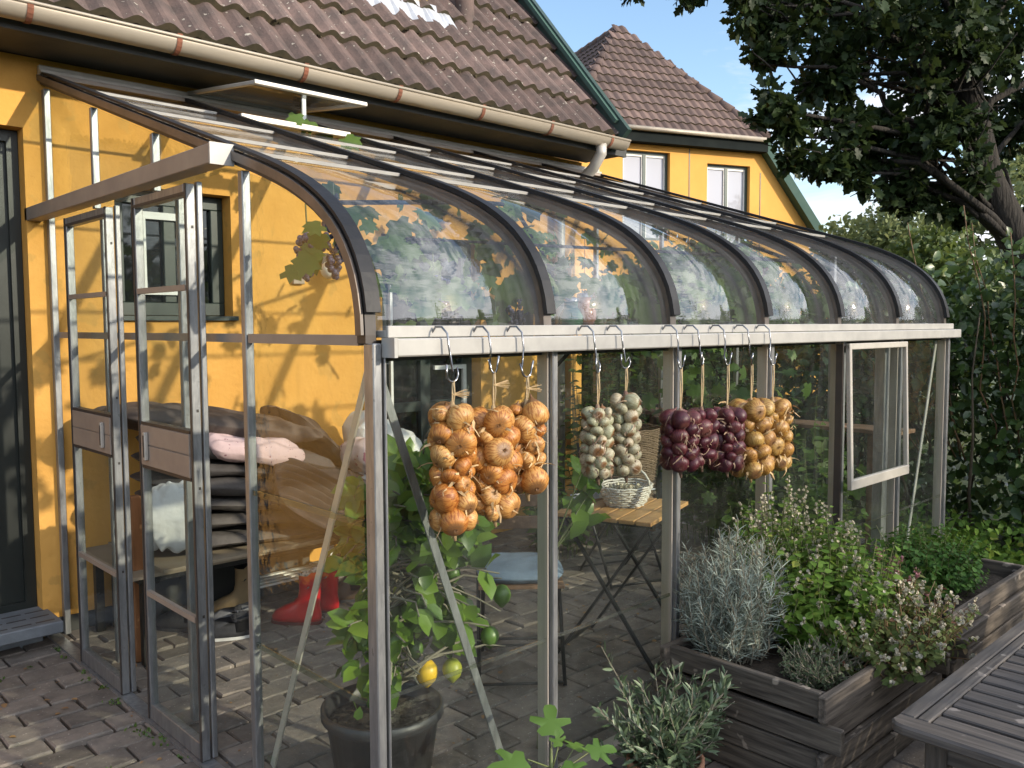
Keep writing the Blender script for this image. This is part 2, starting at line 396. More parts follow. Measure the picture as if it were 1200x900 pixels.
def finish(name, me, mat, parent, bev=0, solid=0, kind=None):
    o = bpy.data.objects.new(name, me)
    COL.objects.link(o)
    mats = mat if isinstance(mat, (list, tuple)) else [mat]
    for m in mats: me.materials.append(MAT[m])
    if parent:
        o.parent = parent
        org = ORIGIN.get(parent.name, Vector((0, 0, 0)))
        me.transform(Matrix.Translation(-org))
        ORIGIN[o.name] = org            # part meshes share their thing's origin
    else:
        ORIGIN[o.name] = Vector((0, 0, 0))
    if bev:
        b = o.modifiers.new('bevel', 'BEVEL'); b.width = bev; b.segments = 1; b.limit_method = 'ANGLE'
    if kind: o['kind'] = kind
    return o

class MB:
    """collects shapes in world coordinates and links them as one mesh object"""
    def __init__(s): s.v = []; s.f = []; s.sm = []; s.mi = []; s.cur = 0
    def add(s, vs, fs, smooth=False):
        k = len(s.v); s.v.extend([tuple(x) for x in vs])
        for f in fs:
            s.f.append(tuple(i+k for i in f)); s.sm.append(smooth); s.mi.append(s.cur)
        return s
    def box(s, x0, x1, y0, y1, z0, z1):
        vs = [(x, y, z) for x in (x0, x1) for y in (y0, y1) for z in (z0, z1)]
        return s.add(vs, [(0, 1, 3, 2), (4, 6, 7, 5), (0, 4, 5, 1), (2, 3, 7, 6), (0, 2, 6, 4), (1, 5, 7, 3)])
    def bar(s, a, b, wx, wz, up=(0, 0, 1)):
        a = Vector(a); b = Vector(b); d = (b-a).normalized(); up = Vector(up)
        r = d.cross(up)
        if r.length < 1e-4: r = d.cross(Vector((0, 1, 0)))
        r.normalize(); u = r.cross(d)
        vs = []
        for p in (a, b):
            for i, j in ((-1, -1), (1, -1), (1, 1), (-1, 1)):
                vs.append(p + r*(i*wx/2) + u*(j*wz/2))
        return s.add(vs, [(3, 2, 1, 0), (4, 5, 6, 7), (0, 1, 5, 4), (1, 2, 6, 5), (2, 3, 7, 6), (3, 0, 4, 7)])
    def tube(s, pts, rad, n=8, cap=True):
        pts = [Vector(p) for p in pts]
        rads = rad if isinstance(rad, (list, tuple)) else [rad]*len(pts)
        vs = []; prev = None
        for i, p in enumerate(pts):
            d = (pts[min(i+1, len(pts)-1)] - pts[max(i-1, 0)]).normalized()
            if prev is None:
                r = d.cross(Vector((0, 0, 1)))
                if r.length < .05: r = d.cross(Vector((0, 1, 0)))
            else:
                r = prev - d*prev.dot(d)
            r.normalize(); prev = r; u = r.cross(d)
            for k in range(n):
                a = 2*math.pi*k/n
                vs.append(p + (r*math.cos(a) + u*math.sin(a))*rads[i])
        fs = []
        for i in range(len(pts)-1):
            for k in range(n):
                fs.append((i*n+k, i*n+(k+1) % n, (i+1)*n+(k+1) % n, (i+1)*n+k))
        s.add(vs, fs, True)
        if cap:
            k0 = len(s.v)-len(vs)
            s.f.append(tuple(k0+k for k in range(n-1, -1, -1))); s.sm.append(False); s.mi.append(s.cur)
            s.f.append(tuple(k0+(len(pts)-1)*n+k for k in range(n))); s.sm.append(False); s.mi.append(s.cur)
        return s
    def lathe(s, c, prof, n=24, sx=1, sy=1):
        vs = []
        for r, z in prof:
            for k in range(n):
                a = 2*math.pi*k/n
                vs.append((c[0]+r*math.cos(a)*sx, c[1]+r*math.sin(a)*sy, c[2]+z))
        fs = []
        for i in range(len(prof)-1):
            for k in range(n):
                fs.append((i*n+k, i*n+(k+1) % n, (i+1)*n+(k+1) % n, (i+1)*n+k))
        return s.add(vs, fs, True)
    def ball(s, c, r, nu=10, nv=7, sx=1, sy=1, sz=1):
        prof = [(max(1e-4, r*math.sin(math.pi*i/nv)), -r*math.cos(math.pi*i/nv)*sz) for i in range(nv+1)]
        return s.lathe(c, prof, nu, sx, sy)
    def sweep_yz(s, path, x0, x1, t_in, t_out):
        """rectangular section swept along a path of (y, z); the outside is +normal"""
        vs = []; n = len(path)
        for i, (y, z) in enumerate(path):
            a = path[max(i-1, 0)]; b = path[min(i+1, n-1)]
            d = Vector((b[0]-a[0], b[1]-a[1])).normalized()
            nn = Vector((d.y, -d.x))          # path runs from the wall outward/down; outward normal points up/out
            if nn.y < 0 and abs(d.x) > .2: nn = -nn
            if abs(d.x) <= .2 and nn.x > 0: nn = -nn
            for x, t in ((x0, -t_in), (x1, -t_in), (x1, t_out), (x0, t_out)):
                vs.append((x, y+nn.x*t, z+nn.y*t))
        fs = []
        for i in range(n-1):
            for k in range(4):
                fs.append((i*4+k, i*4+(k+1) % 4, (i+1)*4+(k+1) % 4, (i+1)*4+k))
        fs += [(3, 2, 1, 0), tuple((n-1)*4+k for k in range(4))]
        return s.add(vs, fs, False)
    def build(s, name, mat, parent=None, bev=0, kind=None):
        me = bpy.data.meshes.new(name)
        me.from_pydata(s.v, [], s.f)
        o = finish(name, me, mat, parent, bev, kind=kind)
        me.polygons.foreach_set('use_smooth', s.sm)
        if any(s.mi): me.polygons.foreach_set('material_index', s.mi)
        bm = bmesh.new(); bm.from_mesh(me); bmesh.ops.recalc_face_normals(bm, faces=bm.faces); bm.to_mesh(me); bm.free()
        me.update()
        return o

def xbox(name, mat, parent, *a, bev=0):
    return MB().box(*a).build(name, mat, parent, bev)

def dup(root, loc, rz=None, label=None):
    def rec(o, par):
        c = o.copy(); COL.objects.link(c)
        if par: c.parent = par
        for ch in list(o.children): rec(ch, c)
        return c
    r = rec(root, None)
    r.location = loc
    if rz is not None: r.rotation_euler[2] = rz
    if label: r['label'] = label
    return r

# ------------------------------------------------------------------ leaves
def _fan(outline, z=0):
    v = [(0, .45, z)] + outline
    n = len(outline)
    return np.array(v, float), [(0, i+1, (i+1) % n+1) for i in range(n)]
T_OVAL = (np.array([(0, 0, 0), (.30, .3, .06), (.26, .7, .05), (0, 1, -.12), (-.26, .7, .05), (-.30, .3, .06), (0, .35, 0), (0, .72, -.03)], float),
          [(0, 1, 6), (1, 2, 7, 6), (2, 3, 7), (3, 4, 7), (4, 5, 6, 7), (5, 0, 6)])
T_NEEDLE = (np.array([(-.03, 0, 0), (.03, 0, 0), (.028, .6, .03), (0, 1, 0), (-.028, .6, .03)], float), [(0, 1, 2, 3, 4)])
T_OLIVE = (np.array([(0, 0, 0), (.11, .35, .02), (.09, .75, .01), (0, 1, -.04), (-.09, .75, .01), (-.11, .35, .02)], float), [(0, 1, 2, 3), (0, 3, 4, 5)])
T_OAK = _fan([(0, 0, 0), (.20, .18, .03), (.14, .30, .01), (.33, .42, .05), (.20, .55, .01), (.30, .74, .03), (.12, .84, 0), (0, 1, -.08),
              (-.12, .84, 0), (-.30, .74, .03), (-.20, .55, .01), (-.33, .42, .05), (-.14, .30, .01), (-.20, .18, .03)])
T_VINE = _fan([(0, .12, 0), (.22, 0, .0), (.42, .12, -.03), (.34, .30, .04), (.55, .48, -.04), (.36, .58, .04), (.32, .80, -.02), (.14, .76, .04), (0, 1, -.06),
               (-.14, .76, .04), (-.32, .80, -.02), (-.36, .58, .04), (-.55, .48, -.04), (-.34, .30, .04), (-.42, .12, -.03), (-.22, 0, 0)], .05)
T_FIG = _fan([(0, .05, 0), (.22, .0, 0), (.34, .16, -.02), (.24, .28, .02), (.52, .46, -.03), (.50, .62, -.04), (.30, .56, .02), (.14, .52, .03), (.18, .80, 0), (.13, .97, -.04), (0, 1.02, -.06),
              (-.13, .97, -.04), (-.18, .80, 0), (-.14, .52, .03), (-.30, .56, .02), (-.50, .62, -.04), (-.52, .46, -.03), (-.24, .28, .02), (-.34, .16, -.02), (-.22, 0, 0)], .04)
T_MINT = (np.array([(0, 0, 0), (.33, .25, .05), (.30, .62, .04), (0, 1, -.1), (-.30, .62, .04), (-.33, .25, .05)], float), [(0, 1, 2, 3), (0, 3, 4, 5)])
T_BLOB = (np.array([(0, 0, 0), (.5, .2, .2), (.4, .8, .3), (0, 1, 0), (-.4, .8, .3), (-.5, .2, .2), (0, .3, -.5), (0, .7, -.5)], float),
          [(0, 1, 2, 3), (0, 3, 4, 5), (0, 6, 7, 3), (1, 6, 5), (2, 7, 4)])

def nrm(a): return a/np.maximum(np.linalg.norm(a, axis=1, keepdims=True), 1e-9)

class Leaves:
    """many leaf-sized faces gathered for one foliage mesh"""
    def __init__(s, tmpl): s.t = tmpl; s.P = []; s.D = []; s.N = []; s.S = []
    def add(s, P, D, N, S):
        s.P.append(np.atleast_2d(P)); s.D.append(np.atleast_2d(D)); s.N.append(np.atleast_2d(N)); s.S.append(np.atleast_1d(S)); return s
    def arrays(s):
        return np.vstack(s.P), nrm(np.vstack(s.D)), np.vstack(s.N), np.concatenate(s.S)
    def mesh(s):
        P, D, N, S = s.arrays()
        X = nrm(np.cross(D, N)); Z = np.cross(X, D)
        tv, tf = s.t
        n = len(P); k = len(tv)
        V = P[:, None, :] + S[:, None, None]*(tv[None, :, 0:1]*X[:, None, :] + tv[None, :, 1:2]*D[:, None, :] + tv[None, :, 2:3]*Z[:, None, :])
        V = V.reshape(-1, 3)
        tot = np.array([len(f) for f in tf]); flat = np.concatenate([np.array(f) for f in tf])
        L = (np.arange(n)[:, None]*k + flat[None, :]).ravel()
        ls = np.tile(tot, n); st = np.concatenate([[0], np.cumsum(ls)[:-1]])
        return V, L, st, ls
    def build(s, name, mat, parent=None, kind=None):
        V, L, st, ls = s.mesh()
        me = bpy.data.meshes.new(name)
        me.vertices.add(len(V)); me.vertices.foreach_set('co', V.ravel().astype(np.float32))
        me.loops.add(len(L)); me.loops.foreach_set('vertex_index', L.astype(np.int32))
        me.polygons.add(len(st)); me.polygons.foreach_set('loop_start', st.astype(np.int32))
        me.update(calc_edges=True); me.validate()
        return finish(name, me, mat, parent, kind=kind)

def rdir(n, up=0.0):
    d = rng.normal(size=(n, 3)); d[:, 2] += up
    return nrm(d)

def in_ball(n, c, r, shell=.35):
    d = rdir(n); q = rng.random(n)**shell
    return np.array(c) + d*np.array(r)*q[:, None], d

def clump(L, n, c, r, size, droop=-.3, shell=.4, jit=.35):
    P, d = in_ball(n, c, r, shell)
    D = d*.6 + rdir(n)*.8 + np.array([0, 0, droop])
    N = rdir(n, 1.0)
    L.add(P, D, N, size*(1-jit + 2*jit*rng.random(n)))

# ------------------------------------------------------------------ ground
me = MB().add([(-600, -600, -.05), (600, -600, -.05), (600, 600, -.05), (-600, 600, -.05)], [(0, 1, 2, 3)])
me.build('ground', 'lawn', kind='structure')
MB().add([(-3.2, -5.2, -.022), (4.9, -5.2, -.022), (4.9, .02, -.022), (-3.2, .02, -.022)], [(0, 1, 2, 3)]).build('joint_sand', 'sand_joint', kind='structure')
pv = MB()
pl, pw, gap = .222, .148, .010
for j in range(int(5.1/pw)):
    y1 = -.005 - j*pw; y0 = y1 - pw + gap
    off = (j % 2)*pl/2 + random.uniform(-.01, .01)
    for i in range(int(8/pl)):
        x0 = -3.1 + i*pl + off
        dz = random.gauss(0, .0022); tx = random.gauss(0, .002); ty = random.gauss(0, .002)
        jx = random.gauss(0, .0015); jy = random.gauss(0, .0015)
        xs = (x0+jx, x0+pl-gap+jx); ys = (y0+jy, y1+jy); b = .006
        vs = []
        for zz, q in ((-.04, 0), (-.006, 0), (0, b)):
            for x, y, sx, sy in ((xs[0], ys[0], 1, 1), (xs[1], ys[0], -1, 1), (xs[1], ys[1], -1, -1), (xs[0], ys[1], 1, -1)):
                tilt = tx*(1 if sx < 0 else -1) + ty*(1 if sy < 0 else -1)
                vs.append((x+sx*q, y+sy*q, zz+dz+tilt))
        fs = [(8, 9, 10, 11)]
        for a in (0, 4):
            for k in range(4): fs.append((a+k, a+(k+1) % 4, a+4+(k+1) % 4, a+4+k))
        pv.add(vs, fs)
pv.build('paving', 'paver', kind='structure')
# weeds and crumbs in the joints
L = Leaves(T_MINT)
for k in range(38):
    x = random.uniform(-.9, -.05); y = random.uniform(-2.6, -.2)
    if random.random() < .5: x = -.10 - abs(random.gauss(0, .03))
    n = 7; P = np.array([x, y, .0]) + rng.normal(size=(n, 3))*[.014, .014, .003]
    L.add(P, rdir(n, 1.2), rdir(n, 1), .011+.008*rng.random(n))
L.build('weeds', 'leaf_seedling', kind='stuff')
L = Leaves(T_OVAL)
n = 300
P = np.column_stack([rng.uniform(-1.2, 2.6, n), rng.uniform(-2.7, -.1, n), np.full(n, .006)])
D = rdir(n); D[:, 2] *= .12
L.add(P, D, np.tile([0, 0, 1.], (n, 1)) + rng.normal(size=(n, 3))*.25, .012+.028*rng.random(n)**2)
L.build('leaf_litter', 'leaf_dry', kind='stuff')

# ------------------------------------------------------------------ house
H = thing('yellow_house', (0, .2, 0), 'near yellow plastered house with brown tiled roof that the greenhouse leans against', 'house')
XL, XR, ZT = -3.2, 4.06, 2.94
wl = MB()
def wallseg(x0, x1, z0, z1): wl.box(x0, x1, 0, .34, z0, z1)
ops = [(-1.12, -.105, .0, 2.59), (.32, .975, 1.66, 2.36), (2.04, 2.93, .12, 2.22), (3.60, 3.93, .55, 2.1)]
x = XL
for a, b, z0, z1 in ops:
    wallseg(x, a, 0, ZT)
    if z0 > 0: wallseg(a, b, 0, z0)
    wallseg(a, b, z1, ZT)
    x = b
wallseg(x, XR, 0, ZT)
wl.box(XR-.3, XR, .34, 6.6, 0, ZT)
wl.box(XL, XL+.3, .34, 6.6, 0, ZT)
wl.box(XL, XR, 6.6, 6.94, 0, ZT)
sl_ = 1.2
for xx in (XR-.3, XL):
    wl.add([(xx, 0.02, ZT), (xx, 6.92, ZT), (xx, 3.47, ZT+3.45*sl_-.05), (xx+.3, 0.02, ZT), (xx+.3, 6.92, ZT), (xx+.3, 3.47, ZT+3.45*sl_-.05)],
           [(0, 1, 2), (3, 5, 4), (0, 3, 4, 1), (1, 4, 5, 2), (2, 5, 3, 0)])
wl.build('wall', 'plaster', H)
# plinth band
xbox('plinth', 'soffit', H, -.10, 2.04, -.012, -.001, -.02, .09)
xbox('soffit', 'soffit', H, XL-.1, XR+.05, -.40, -.002, 2.945, 2.97)
MB().box(XL-.1, XR+.05, -.43, -.402, 2.93, 3.06).build('fascia', 'soffit', H)

def tiled(mb, O, U, V, rows, ext, period, course, amp, lip, cols=8):
    O = Vector(O); U = Vector(U).normalized(); V = Vector(V).normalized(); N = U.cross(V).normalized()
    if N.z < 0: N = -N
    for r in range(rows):
        a, b = ext(r)
        k0 = math.floor(a/period*cols); k1 = math.ceil(b/period*cols)
        jit = random.uniform(-.006, .006)
        us = [max(a, min(b, k*period/cols)) for k in range(k0, k1+1)]
        vs = []
        for u in us:
            ph = (u/period) % 1.0
            h = amp*(.5-.5*math.cos(2*math.pi*(ph**.75)))
            p0 = O + U*u + V*(r*course + jit) + N*(h + lip)
            p1 = O + U*u + V*((r+1)*course+.03) + N*(h + .002)
            vs += [p0 - N*lip*1.05, p0, p1]
        fs = []
        for i in range(len(us)-1):
            fs.append((i*3+1, (i+1)*3+1, (i+1)*3+2, i*3+2))
        mb.add(vs, fs, False)
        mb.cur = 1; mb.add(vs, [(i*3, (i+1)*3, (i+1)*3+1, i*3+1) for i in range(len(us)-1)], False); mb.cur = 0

ang = math.atan(sl_)
rf = MB()
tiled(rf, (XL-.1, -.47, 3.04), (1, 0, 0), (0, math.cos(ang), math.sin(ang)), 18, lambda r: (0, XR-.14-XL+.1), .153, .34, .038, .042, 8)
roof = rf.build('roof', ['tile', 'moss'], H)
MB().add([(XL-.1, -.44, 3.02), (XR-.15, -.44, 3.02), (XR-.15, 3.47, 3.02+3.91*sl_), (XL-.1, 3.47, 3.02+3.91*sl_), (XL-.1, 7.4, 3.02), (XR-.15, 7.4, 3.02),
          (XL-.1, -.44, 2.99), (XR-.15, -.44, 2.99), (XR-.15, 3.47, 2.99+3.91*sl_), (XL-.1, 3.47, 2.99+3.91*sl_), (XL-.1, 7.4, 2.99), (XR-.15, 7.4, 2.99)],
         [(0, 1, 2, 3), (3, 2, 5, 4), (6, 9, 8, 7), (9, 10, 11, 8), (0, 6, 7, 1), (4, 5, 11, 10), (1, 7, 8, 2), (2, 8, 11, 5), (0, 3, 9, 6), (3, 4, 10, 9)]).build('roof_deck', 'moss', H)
# moss lines under tile lips
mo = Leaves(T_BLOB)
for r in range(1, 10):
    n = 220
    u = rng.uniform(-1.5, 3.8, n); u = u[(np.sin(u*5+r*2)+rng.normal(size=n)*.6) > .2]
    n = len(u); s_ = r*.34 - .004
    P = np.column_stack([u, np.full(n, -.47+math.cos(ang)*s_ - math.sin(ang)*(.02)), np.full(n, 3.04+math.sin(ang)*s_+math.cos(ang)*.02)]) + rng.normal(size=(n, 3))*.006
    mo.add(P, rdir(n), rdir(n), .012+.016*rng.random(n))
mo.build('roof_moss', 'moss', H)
# verge board
vb = MB()
p0 = Vector((XR-.12, -.50, 2.93)); p1 = Vector((XR-.12, 3.47, 2.93+3.97*sl_)); p2 = Vector((XR-.12, 7.45, 2.93))
vb.bar(p0+Vector((0, 0, .08)), p1+Vector((0, 0, .08)), .05, .26, up=(0, -sl_, 1))
vb.build('verge_board', 'green_paint', H); vb = MB()
vb.bar(p1+Vector((0, 0, .08)), p2+Vector((0, 0, .08)), .05, .26, up=(0, sl_, 1))
vb.build('verge_board', 'green_paint', H)
vb = MB(); vb.bar(p0+Vector((0, 0, .235)), p1+Vector((0, 0, .235)), .12, .03, up=(0, -sl_, 1)); vb.build('verge_trim', 'green_verge', H)
# gutter
gx0, gx1 = XL-.1, 3.99
gt = MB(); vs = []; n = 14
for xx in (gx0, gx1):
    for rr in (.064, .056):
        for k in range(n+1):
            a = math.pi*(1 + k/n) if rr > .06 else math.pi*(1 + k/n)
            vs.append((xx, -.50+rr*math.cos(a), 3.02+rr*math.sin(a)*1.05))
fs = []; q = n+1
for k in range(n):
    fs += [(k, k+1, 2*q+k+1, 2*q+k), (q+k, q+k+1, 3*q+k+1, 3*q+k), (k, k+1, q+k+1, q+k), (2*q+k, 2*q+k+1, 3*q+k+1, 3*q+k)]
fs += [(0, q, 3*q, 2*q), (q-1, 2*q-1, 4*q-1, 3*q-1)]
gt.add(vs, fs, True)
gt.tube([(gx0, -.565, 3.022), (gx1, -.565, 3.022)], .009, 8)
gut = gt.build('gutter', 'zinc', H)
for bx in (-.86, -.20, .462, 1.164, 1.80, 2.47, 3.12, 3.78):
    br = MB(); pts = [(-.50+.068*math.cos(math.pi*(1+k/10)), 3.02+.072*math.sin(math.pi*(1+k/10))) for k in range(11)]
    pts = [(-.572, 3.035)] + pts + [(-.425, 3.04)]
    for i in range(len(pts)-1):
        br.bar((bx, pts[i][0], pts[i][1]), (bx, pts[i+1][0], pts[i+1][1]), .026, .006, up=(1, 0, 0)) if False else \
            br.add([(bx-.013, *pts[i]), (bx+.013, *pts[i]), (bx+.013, *pts[i+1]), (bx-.013, *pts[i+1])], [(0, 1, 2, 3)])
    br.build('gutter_bracket', 'rust', gut)
dpipe = MB().tube([(3.72, -.50, 2.97), (3.72, -.50, 2.90), (3.72, -.42, 2.80), (3.72, -.16, 2.62), (3.72, -.07, 2.52), (3.72, -.07, 2.40), (3.72, -.07, .1)], .043, 12)
dpipe.build('downpipe', 'alu_pale', H)
# soil pipe and skylight on the roof
def onroof(xx, s_, h=0):
    return Vector((xx, -.47+math.cos(ang)*s_ - math.sin(ang)*h, 3.04+math.sin(ang)*s_+math.cos(ang)*h))
P = onroof(2.98, 1.02)
MB().lathe((P.x, P.y+.03, P.z-.12), [(.075, 0), (.075, .1), (.07, .12), (.07, .75), (.085, .76), (.085, .80), (.06, .80)], 18).build('vent_pipe', 'tile', H)
skl = MB(); 
for (x0, x1, s0, s1, h0, h1) in ((1.25, 2.60, 1.10, 1.20, .05, .12), (1.25, 2.60, 1.95, 2.05, .05, .12), (1.25, 1.33, 1.20, 1.95, .05, .12), (2.52, 2.60, 1.20, 1.95, .05, .12)):
    vs = [onroof(x_, s_, h_) for x_ in (x0, x1) for s_ in (s0, s1) for h_ in (h0, h1)]
    skl.add(vs, [(0, 1, 3, 2), (4, 6, 7, 5), (0, 4, 5, 1), (2, 3, 7, 6), (0, 2, 6, 4), (1, 5, 7, 3)])
sko = skl.build('skylight', 'pine_trim', H)
MB().add([onroof(1.33, 1.2, .10), onroof(2.52, 1.2, .10), onroof(2.52, 1.95, .10), onroof(1.33, 1.95, .10)], [(0, 1, 2, 3)]).build('pane', 'window_glass', sko)
fl = MB(); vs = []; nn = 60
for i in range(nn+1):
    u = 1.0 + 1.78*i/nn
    ph = ((u - (XL-.1))/.153) % 1.0
    h = .036*(.5-.5*math.cos(2*math.pi*(ph**.75)))
    lo = .86 + .03*math.sin(i*.9)
    vs += [onroof(u, lo, h+.012+.026*(1-((lo/.34) % 1))), onroof(u, 1.10, .05)]
fl.add(vs, [(2*i, 2*i+2, 2*i+3, 2*i+1) for i in range(nn)], False)
fl.build('flashing', 'lead', sko)

# entrance door
d = xbox('door', 'door_paint', H, -1.05, -.16, .12, .17, .18, 2.53)
MB().box(-.93, -.30, .105, .12, .30, 1.05).box(-.93, -.30, .105, .12, 1.15, 2.4).build('panel', 'door_paint', d, bev=.008)
MB().box(-1.117, -1.05, .09, .19, .0, 2.585).box(-.16, -.108, .09, .19, .0, 2.585).box(-1.05, -.16, .09, .19, 2.53, 2.585).box(-1.05, -.16, .09, .19, .10, .18).build('door_frame', 'door_paint', H)
def casement(name, x0, x1, z0, z1, yb, fw, mull=(), trans=(), fm='win_green', gm='window_glass', dark=True):
    f = MB()
    f.box(x0, x1, yb, yb+.07, z1-fw, z1); f.box(x0, x1, yb, yb+.07, z0, z0+fw)
    f.box(x0, x0+fw, yb, yb+.07, z0+fw, z1-fw); f.box(x1-fw, x1, yb, yb+.07, z0+fw, z1-fw)
    for m in mull: f.box(m-fw*.45, m+fw*.45, yb-.004, yb+.07, z0+fw, z1-fw)
    for t in trans: f.box(x0+fw, x1-fw, yb-.002, yb+.066, t-fw*.35, t+fw*.35)
    o = f.build(name, fm, H, bev=.004)
    MB().box(x0+fw*.5, x1-fw*.5, yb+.03, yb+.04, z0+fw*.5, z1-fw*.5).build('pane', gm, o)
    return o
wn = casement('window', .323, .972, 1.663, 2.357, .10, .075, mull=(.65,))
fr = MB()
for (a, b, c, d_) in ((.47, .51, 1.78, 2.24), (.78, .82, 1.78, 2.24), (.51, .78, 2.20, 2.24), (.51, .78, 1.78, 1.81)):
    fr.box(a, b, .075, .097, c, d_)
fr.build('inner_frame', 'white_paint', wn)
MB().box(.30, .995, -.03, .09, 1.635, 1.66).build('window_sill', 'win_green', H)
dr = casement('garden_door', 2.043, 2.927, .123, 2.217, .10, .10, mull=(2.48,), trans=(1.02,))
MB().box(2.55, 2.85, .075, .098, 1.28, 1.31).box(2.82, 2.85, .075, .098, .95, 1.28).box(2.16, 2.18, .075, .098, .95, 1.9).build('inner_frame', 'white_paint', dr)
casement('window', 3.603, 3.927, .553, 2.097, .08, .05)
# step grate
g = thing('door_step', (-.6, -.1, 0), 'grey metal grating step in front of the dark entrance door', 'step')
st = MB().box(-1.1, -.078, -.25, .088, .085, .145).box(-1.08, -.12, -.05, .08, -.03, .085)
st.build('body', 'grate', g, bev=.006)
for i in range(9):
    for j in range(3):
        x0 = -1.03 + i*.105; y0 = -.20 + j*.095
        MB().box(x0, x0+.085, y0, y0+.012, .1445, .1462).build('slot', 'dark_seal', g)

# ------------------------------------------------------------------ neighbour house
E0 = Vector((13.9, 5.933, 0)); UU = Vector((math.cos(R(-22)), math.sin(R(-22)), 0)); WW = Vector((-UU.y, UU.x, 0)); ZZ = Vector((0, 0, 1))
ZE = 5.60
E0 = E0 - UU*.35
H2 = thing('yellow_house', E0, 'farther yellow house with half-hipped brown tile roof and pale upstairs windows', 'house')
def h2(u, w_, z): return E0 + UU*u + WW*w_ + ZZ*z
def prism2(mb, poly, w0, w1):
    n = len(poly)
    mb.add([h2(u, w0, z) for u, z in poly] + [h2(u, w1, z) for u, z in poly],
           [tuple(range(n-1, -1, -1)), tuple(range(n, 2*n))] + [(i, (i+1) % n, n+(i+1) % n, n+i) for i in range(n)])
def box2(mb, u0, u1, w0, w1, z0, z1): prism2(mb, [(u0, z0), (u1, z0), (u1, z1), (u0, z1)], w0, w1)
pit = 1.2; hw = 2.25; zb = 2.2; hb = hw + (ZE-zb)/pit
b2 = MB()
wins = [(-1.07, .05, 3.35, 5.17), (.97, 2.07, 3.25, 5.02)]
def hwid(z): return hw + (ZE-.1-z)/pit
# gable wall in vertical strips round the windows
us = [-hb, -hw, -1.07, .05, .97, 2.07, hw, hb]
def topz(u): return ZE-.02 if abs(u) <= hw else ZE-.02-(abs(u)-hw)*pit
for a, b in zip(us[:-1], us[1:]):
    wi = [q for q in wins if abs(q[0]-a) < .01]
    if wi:
        z0, z1 = wi[0][2:]
        prism2(b2, [(a, 0), (b, 0), (b, z0), (a, z0)], 0, .3)
        prism2(b2, [(a, z1), (b, z1), (b, topz(b)), (a, topz(a))], 0, .3)
    else:
        prism2(b2, [(a, 0), (b, 0), (b, topz(b)), (a, topz(a))], 0, .3)
box2(b2, -hb, -hb+.3, .3, 10, 0, zb); box2(b2, hb-.3, hb, .3, 10, 0, zb)
prism2(b2, [(-hb, 0), (hb, 0), (hb, zb), (hw, ZE), (-hw, ZE), (-hb, zb)], 10, 10.3)
b2.build('wall', 'plaster_far', H2)
gr = MB()
for u in (.51, 2.33):
    gr = MB(); box2(gr, u, u+.022, -.006, -.0005, 2.0, ZE-.31 if u < 1.9 else 4.9); gr.build('wall_joint', 'door_paint', H2)
for (u0, u1, z0, z1) in wins:
    f = MB(); fw = .06; um = (u0+u1)/2
    box2(f, u0, u1, .10, .18, z1-fw, z1); box2(f, u0, u1, .10, .18, z0, z0+fw)
    for a in (u0, um-.035, u1-fw): box2(f, a, a+fw+.01 if a > u0 and a < um else a+fw, .095, .18, z0+fw, z1-fw)
    fo = f.build('window', 'green_paint', H2)
    for a, b in ((u0+fw, um-.035), (um+.035, u1-fw)):
        s = MB(); box2(s, a, a+.022, .11, .15, z0+fw, z1-fw); box2(s, b-.022, b, .11, .15, z0+fw, z1-fw); box2(s, a, b, .112, .15, z1-fw-.04, z1-fw); 
        s.build('sash', 'white_paint', fo)
        s = MB(); box2(s, a, b, .14, .15, z0+fw, z1-fw); s.build('pane', 'curtain_glass', fo)
# roof: front hip, two long slopes
rise = 2.7; setb = 2.25; zr = ZE + rise; ov = .28
ang2 = math.atan(pit)
rf2 = MB()
hipv = (WW*setb + ZZ*rise); hl = hipv.length; cs = .285; per = .21
rows = int(hl/cs)+1
def hipext(r):
    k = max(0.02, 1 - (r+.0)/rows); return (-(hw+.16)*k, (hw+.16)*k)
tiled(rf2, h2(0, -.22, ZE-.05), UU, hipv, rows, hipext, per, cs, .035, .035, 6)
ex = hw*math.sqrt(1+(1/pit)**2)
slope_len = (hb+.25)*math.sqrt(1+pit**2)
for sgn in (-1, 1):
    V = (UU*(-sgn) + ZZ*pit)
    O = h2(sgn*(hb+.25), 0, zb-.25*pit+.06)
    rws = int(slope_len/cs)
    U = WW if sgn < 0 else WW
    def ext(r, sgn=sgn):
        zz = zb-.25*pit+.06 + (r+.5)*cs*math.sin(ang2)
        if zz <= ZE: a = -.12
        else: a = (zz-ZE)/rise*setb
        return (a, 10.4)
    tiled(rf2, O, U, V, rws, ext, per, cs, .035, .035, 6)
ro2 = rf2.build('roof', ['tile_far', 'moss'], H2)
dk = MB()
zl = zb-.25*pit
A = [h2(-(hb+.25), -.1, zl), h2(-hw, -.1, ZE), h2(0, setb, zr), h2(0, 10.4, zr), h2(-(hb+.25), 10.4, zl)]
B = [h2((hb+.25), -.1, zl), h2(hw, -.1, ZE), h2(0, setb, zr), h2(0, 10.4, zr), h2((hb+.25), 10.4, zl)]
dn = Vector((0, 0, -.03))
dk.add([p+dn for p in A], [(0, 1, 2, 3, 4)]); dk.add([p+dn for p in B], [(4, 3, 2, 1, 0)])
dk.add([h2(-hw-.1, -.2, ZE-.06), h2(hw+.1, -.2, ZE-.06), h2(0, setb, zr-.05)], [(0, 1, 2)])
dk.build('roof_deck', 'moss', H2)
rt = MB()
def ridge_caps(a, b, n, r=.12):
    for i in range(n):
        p = a.lerp(b, i/n); q = a.lerp(b, (i+1.12)/n)
        rt.tube([p, q], [r*1.12, r*.9], 8)
ap = h2(0, setb, zr+.04)
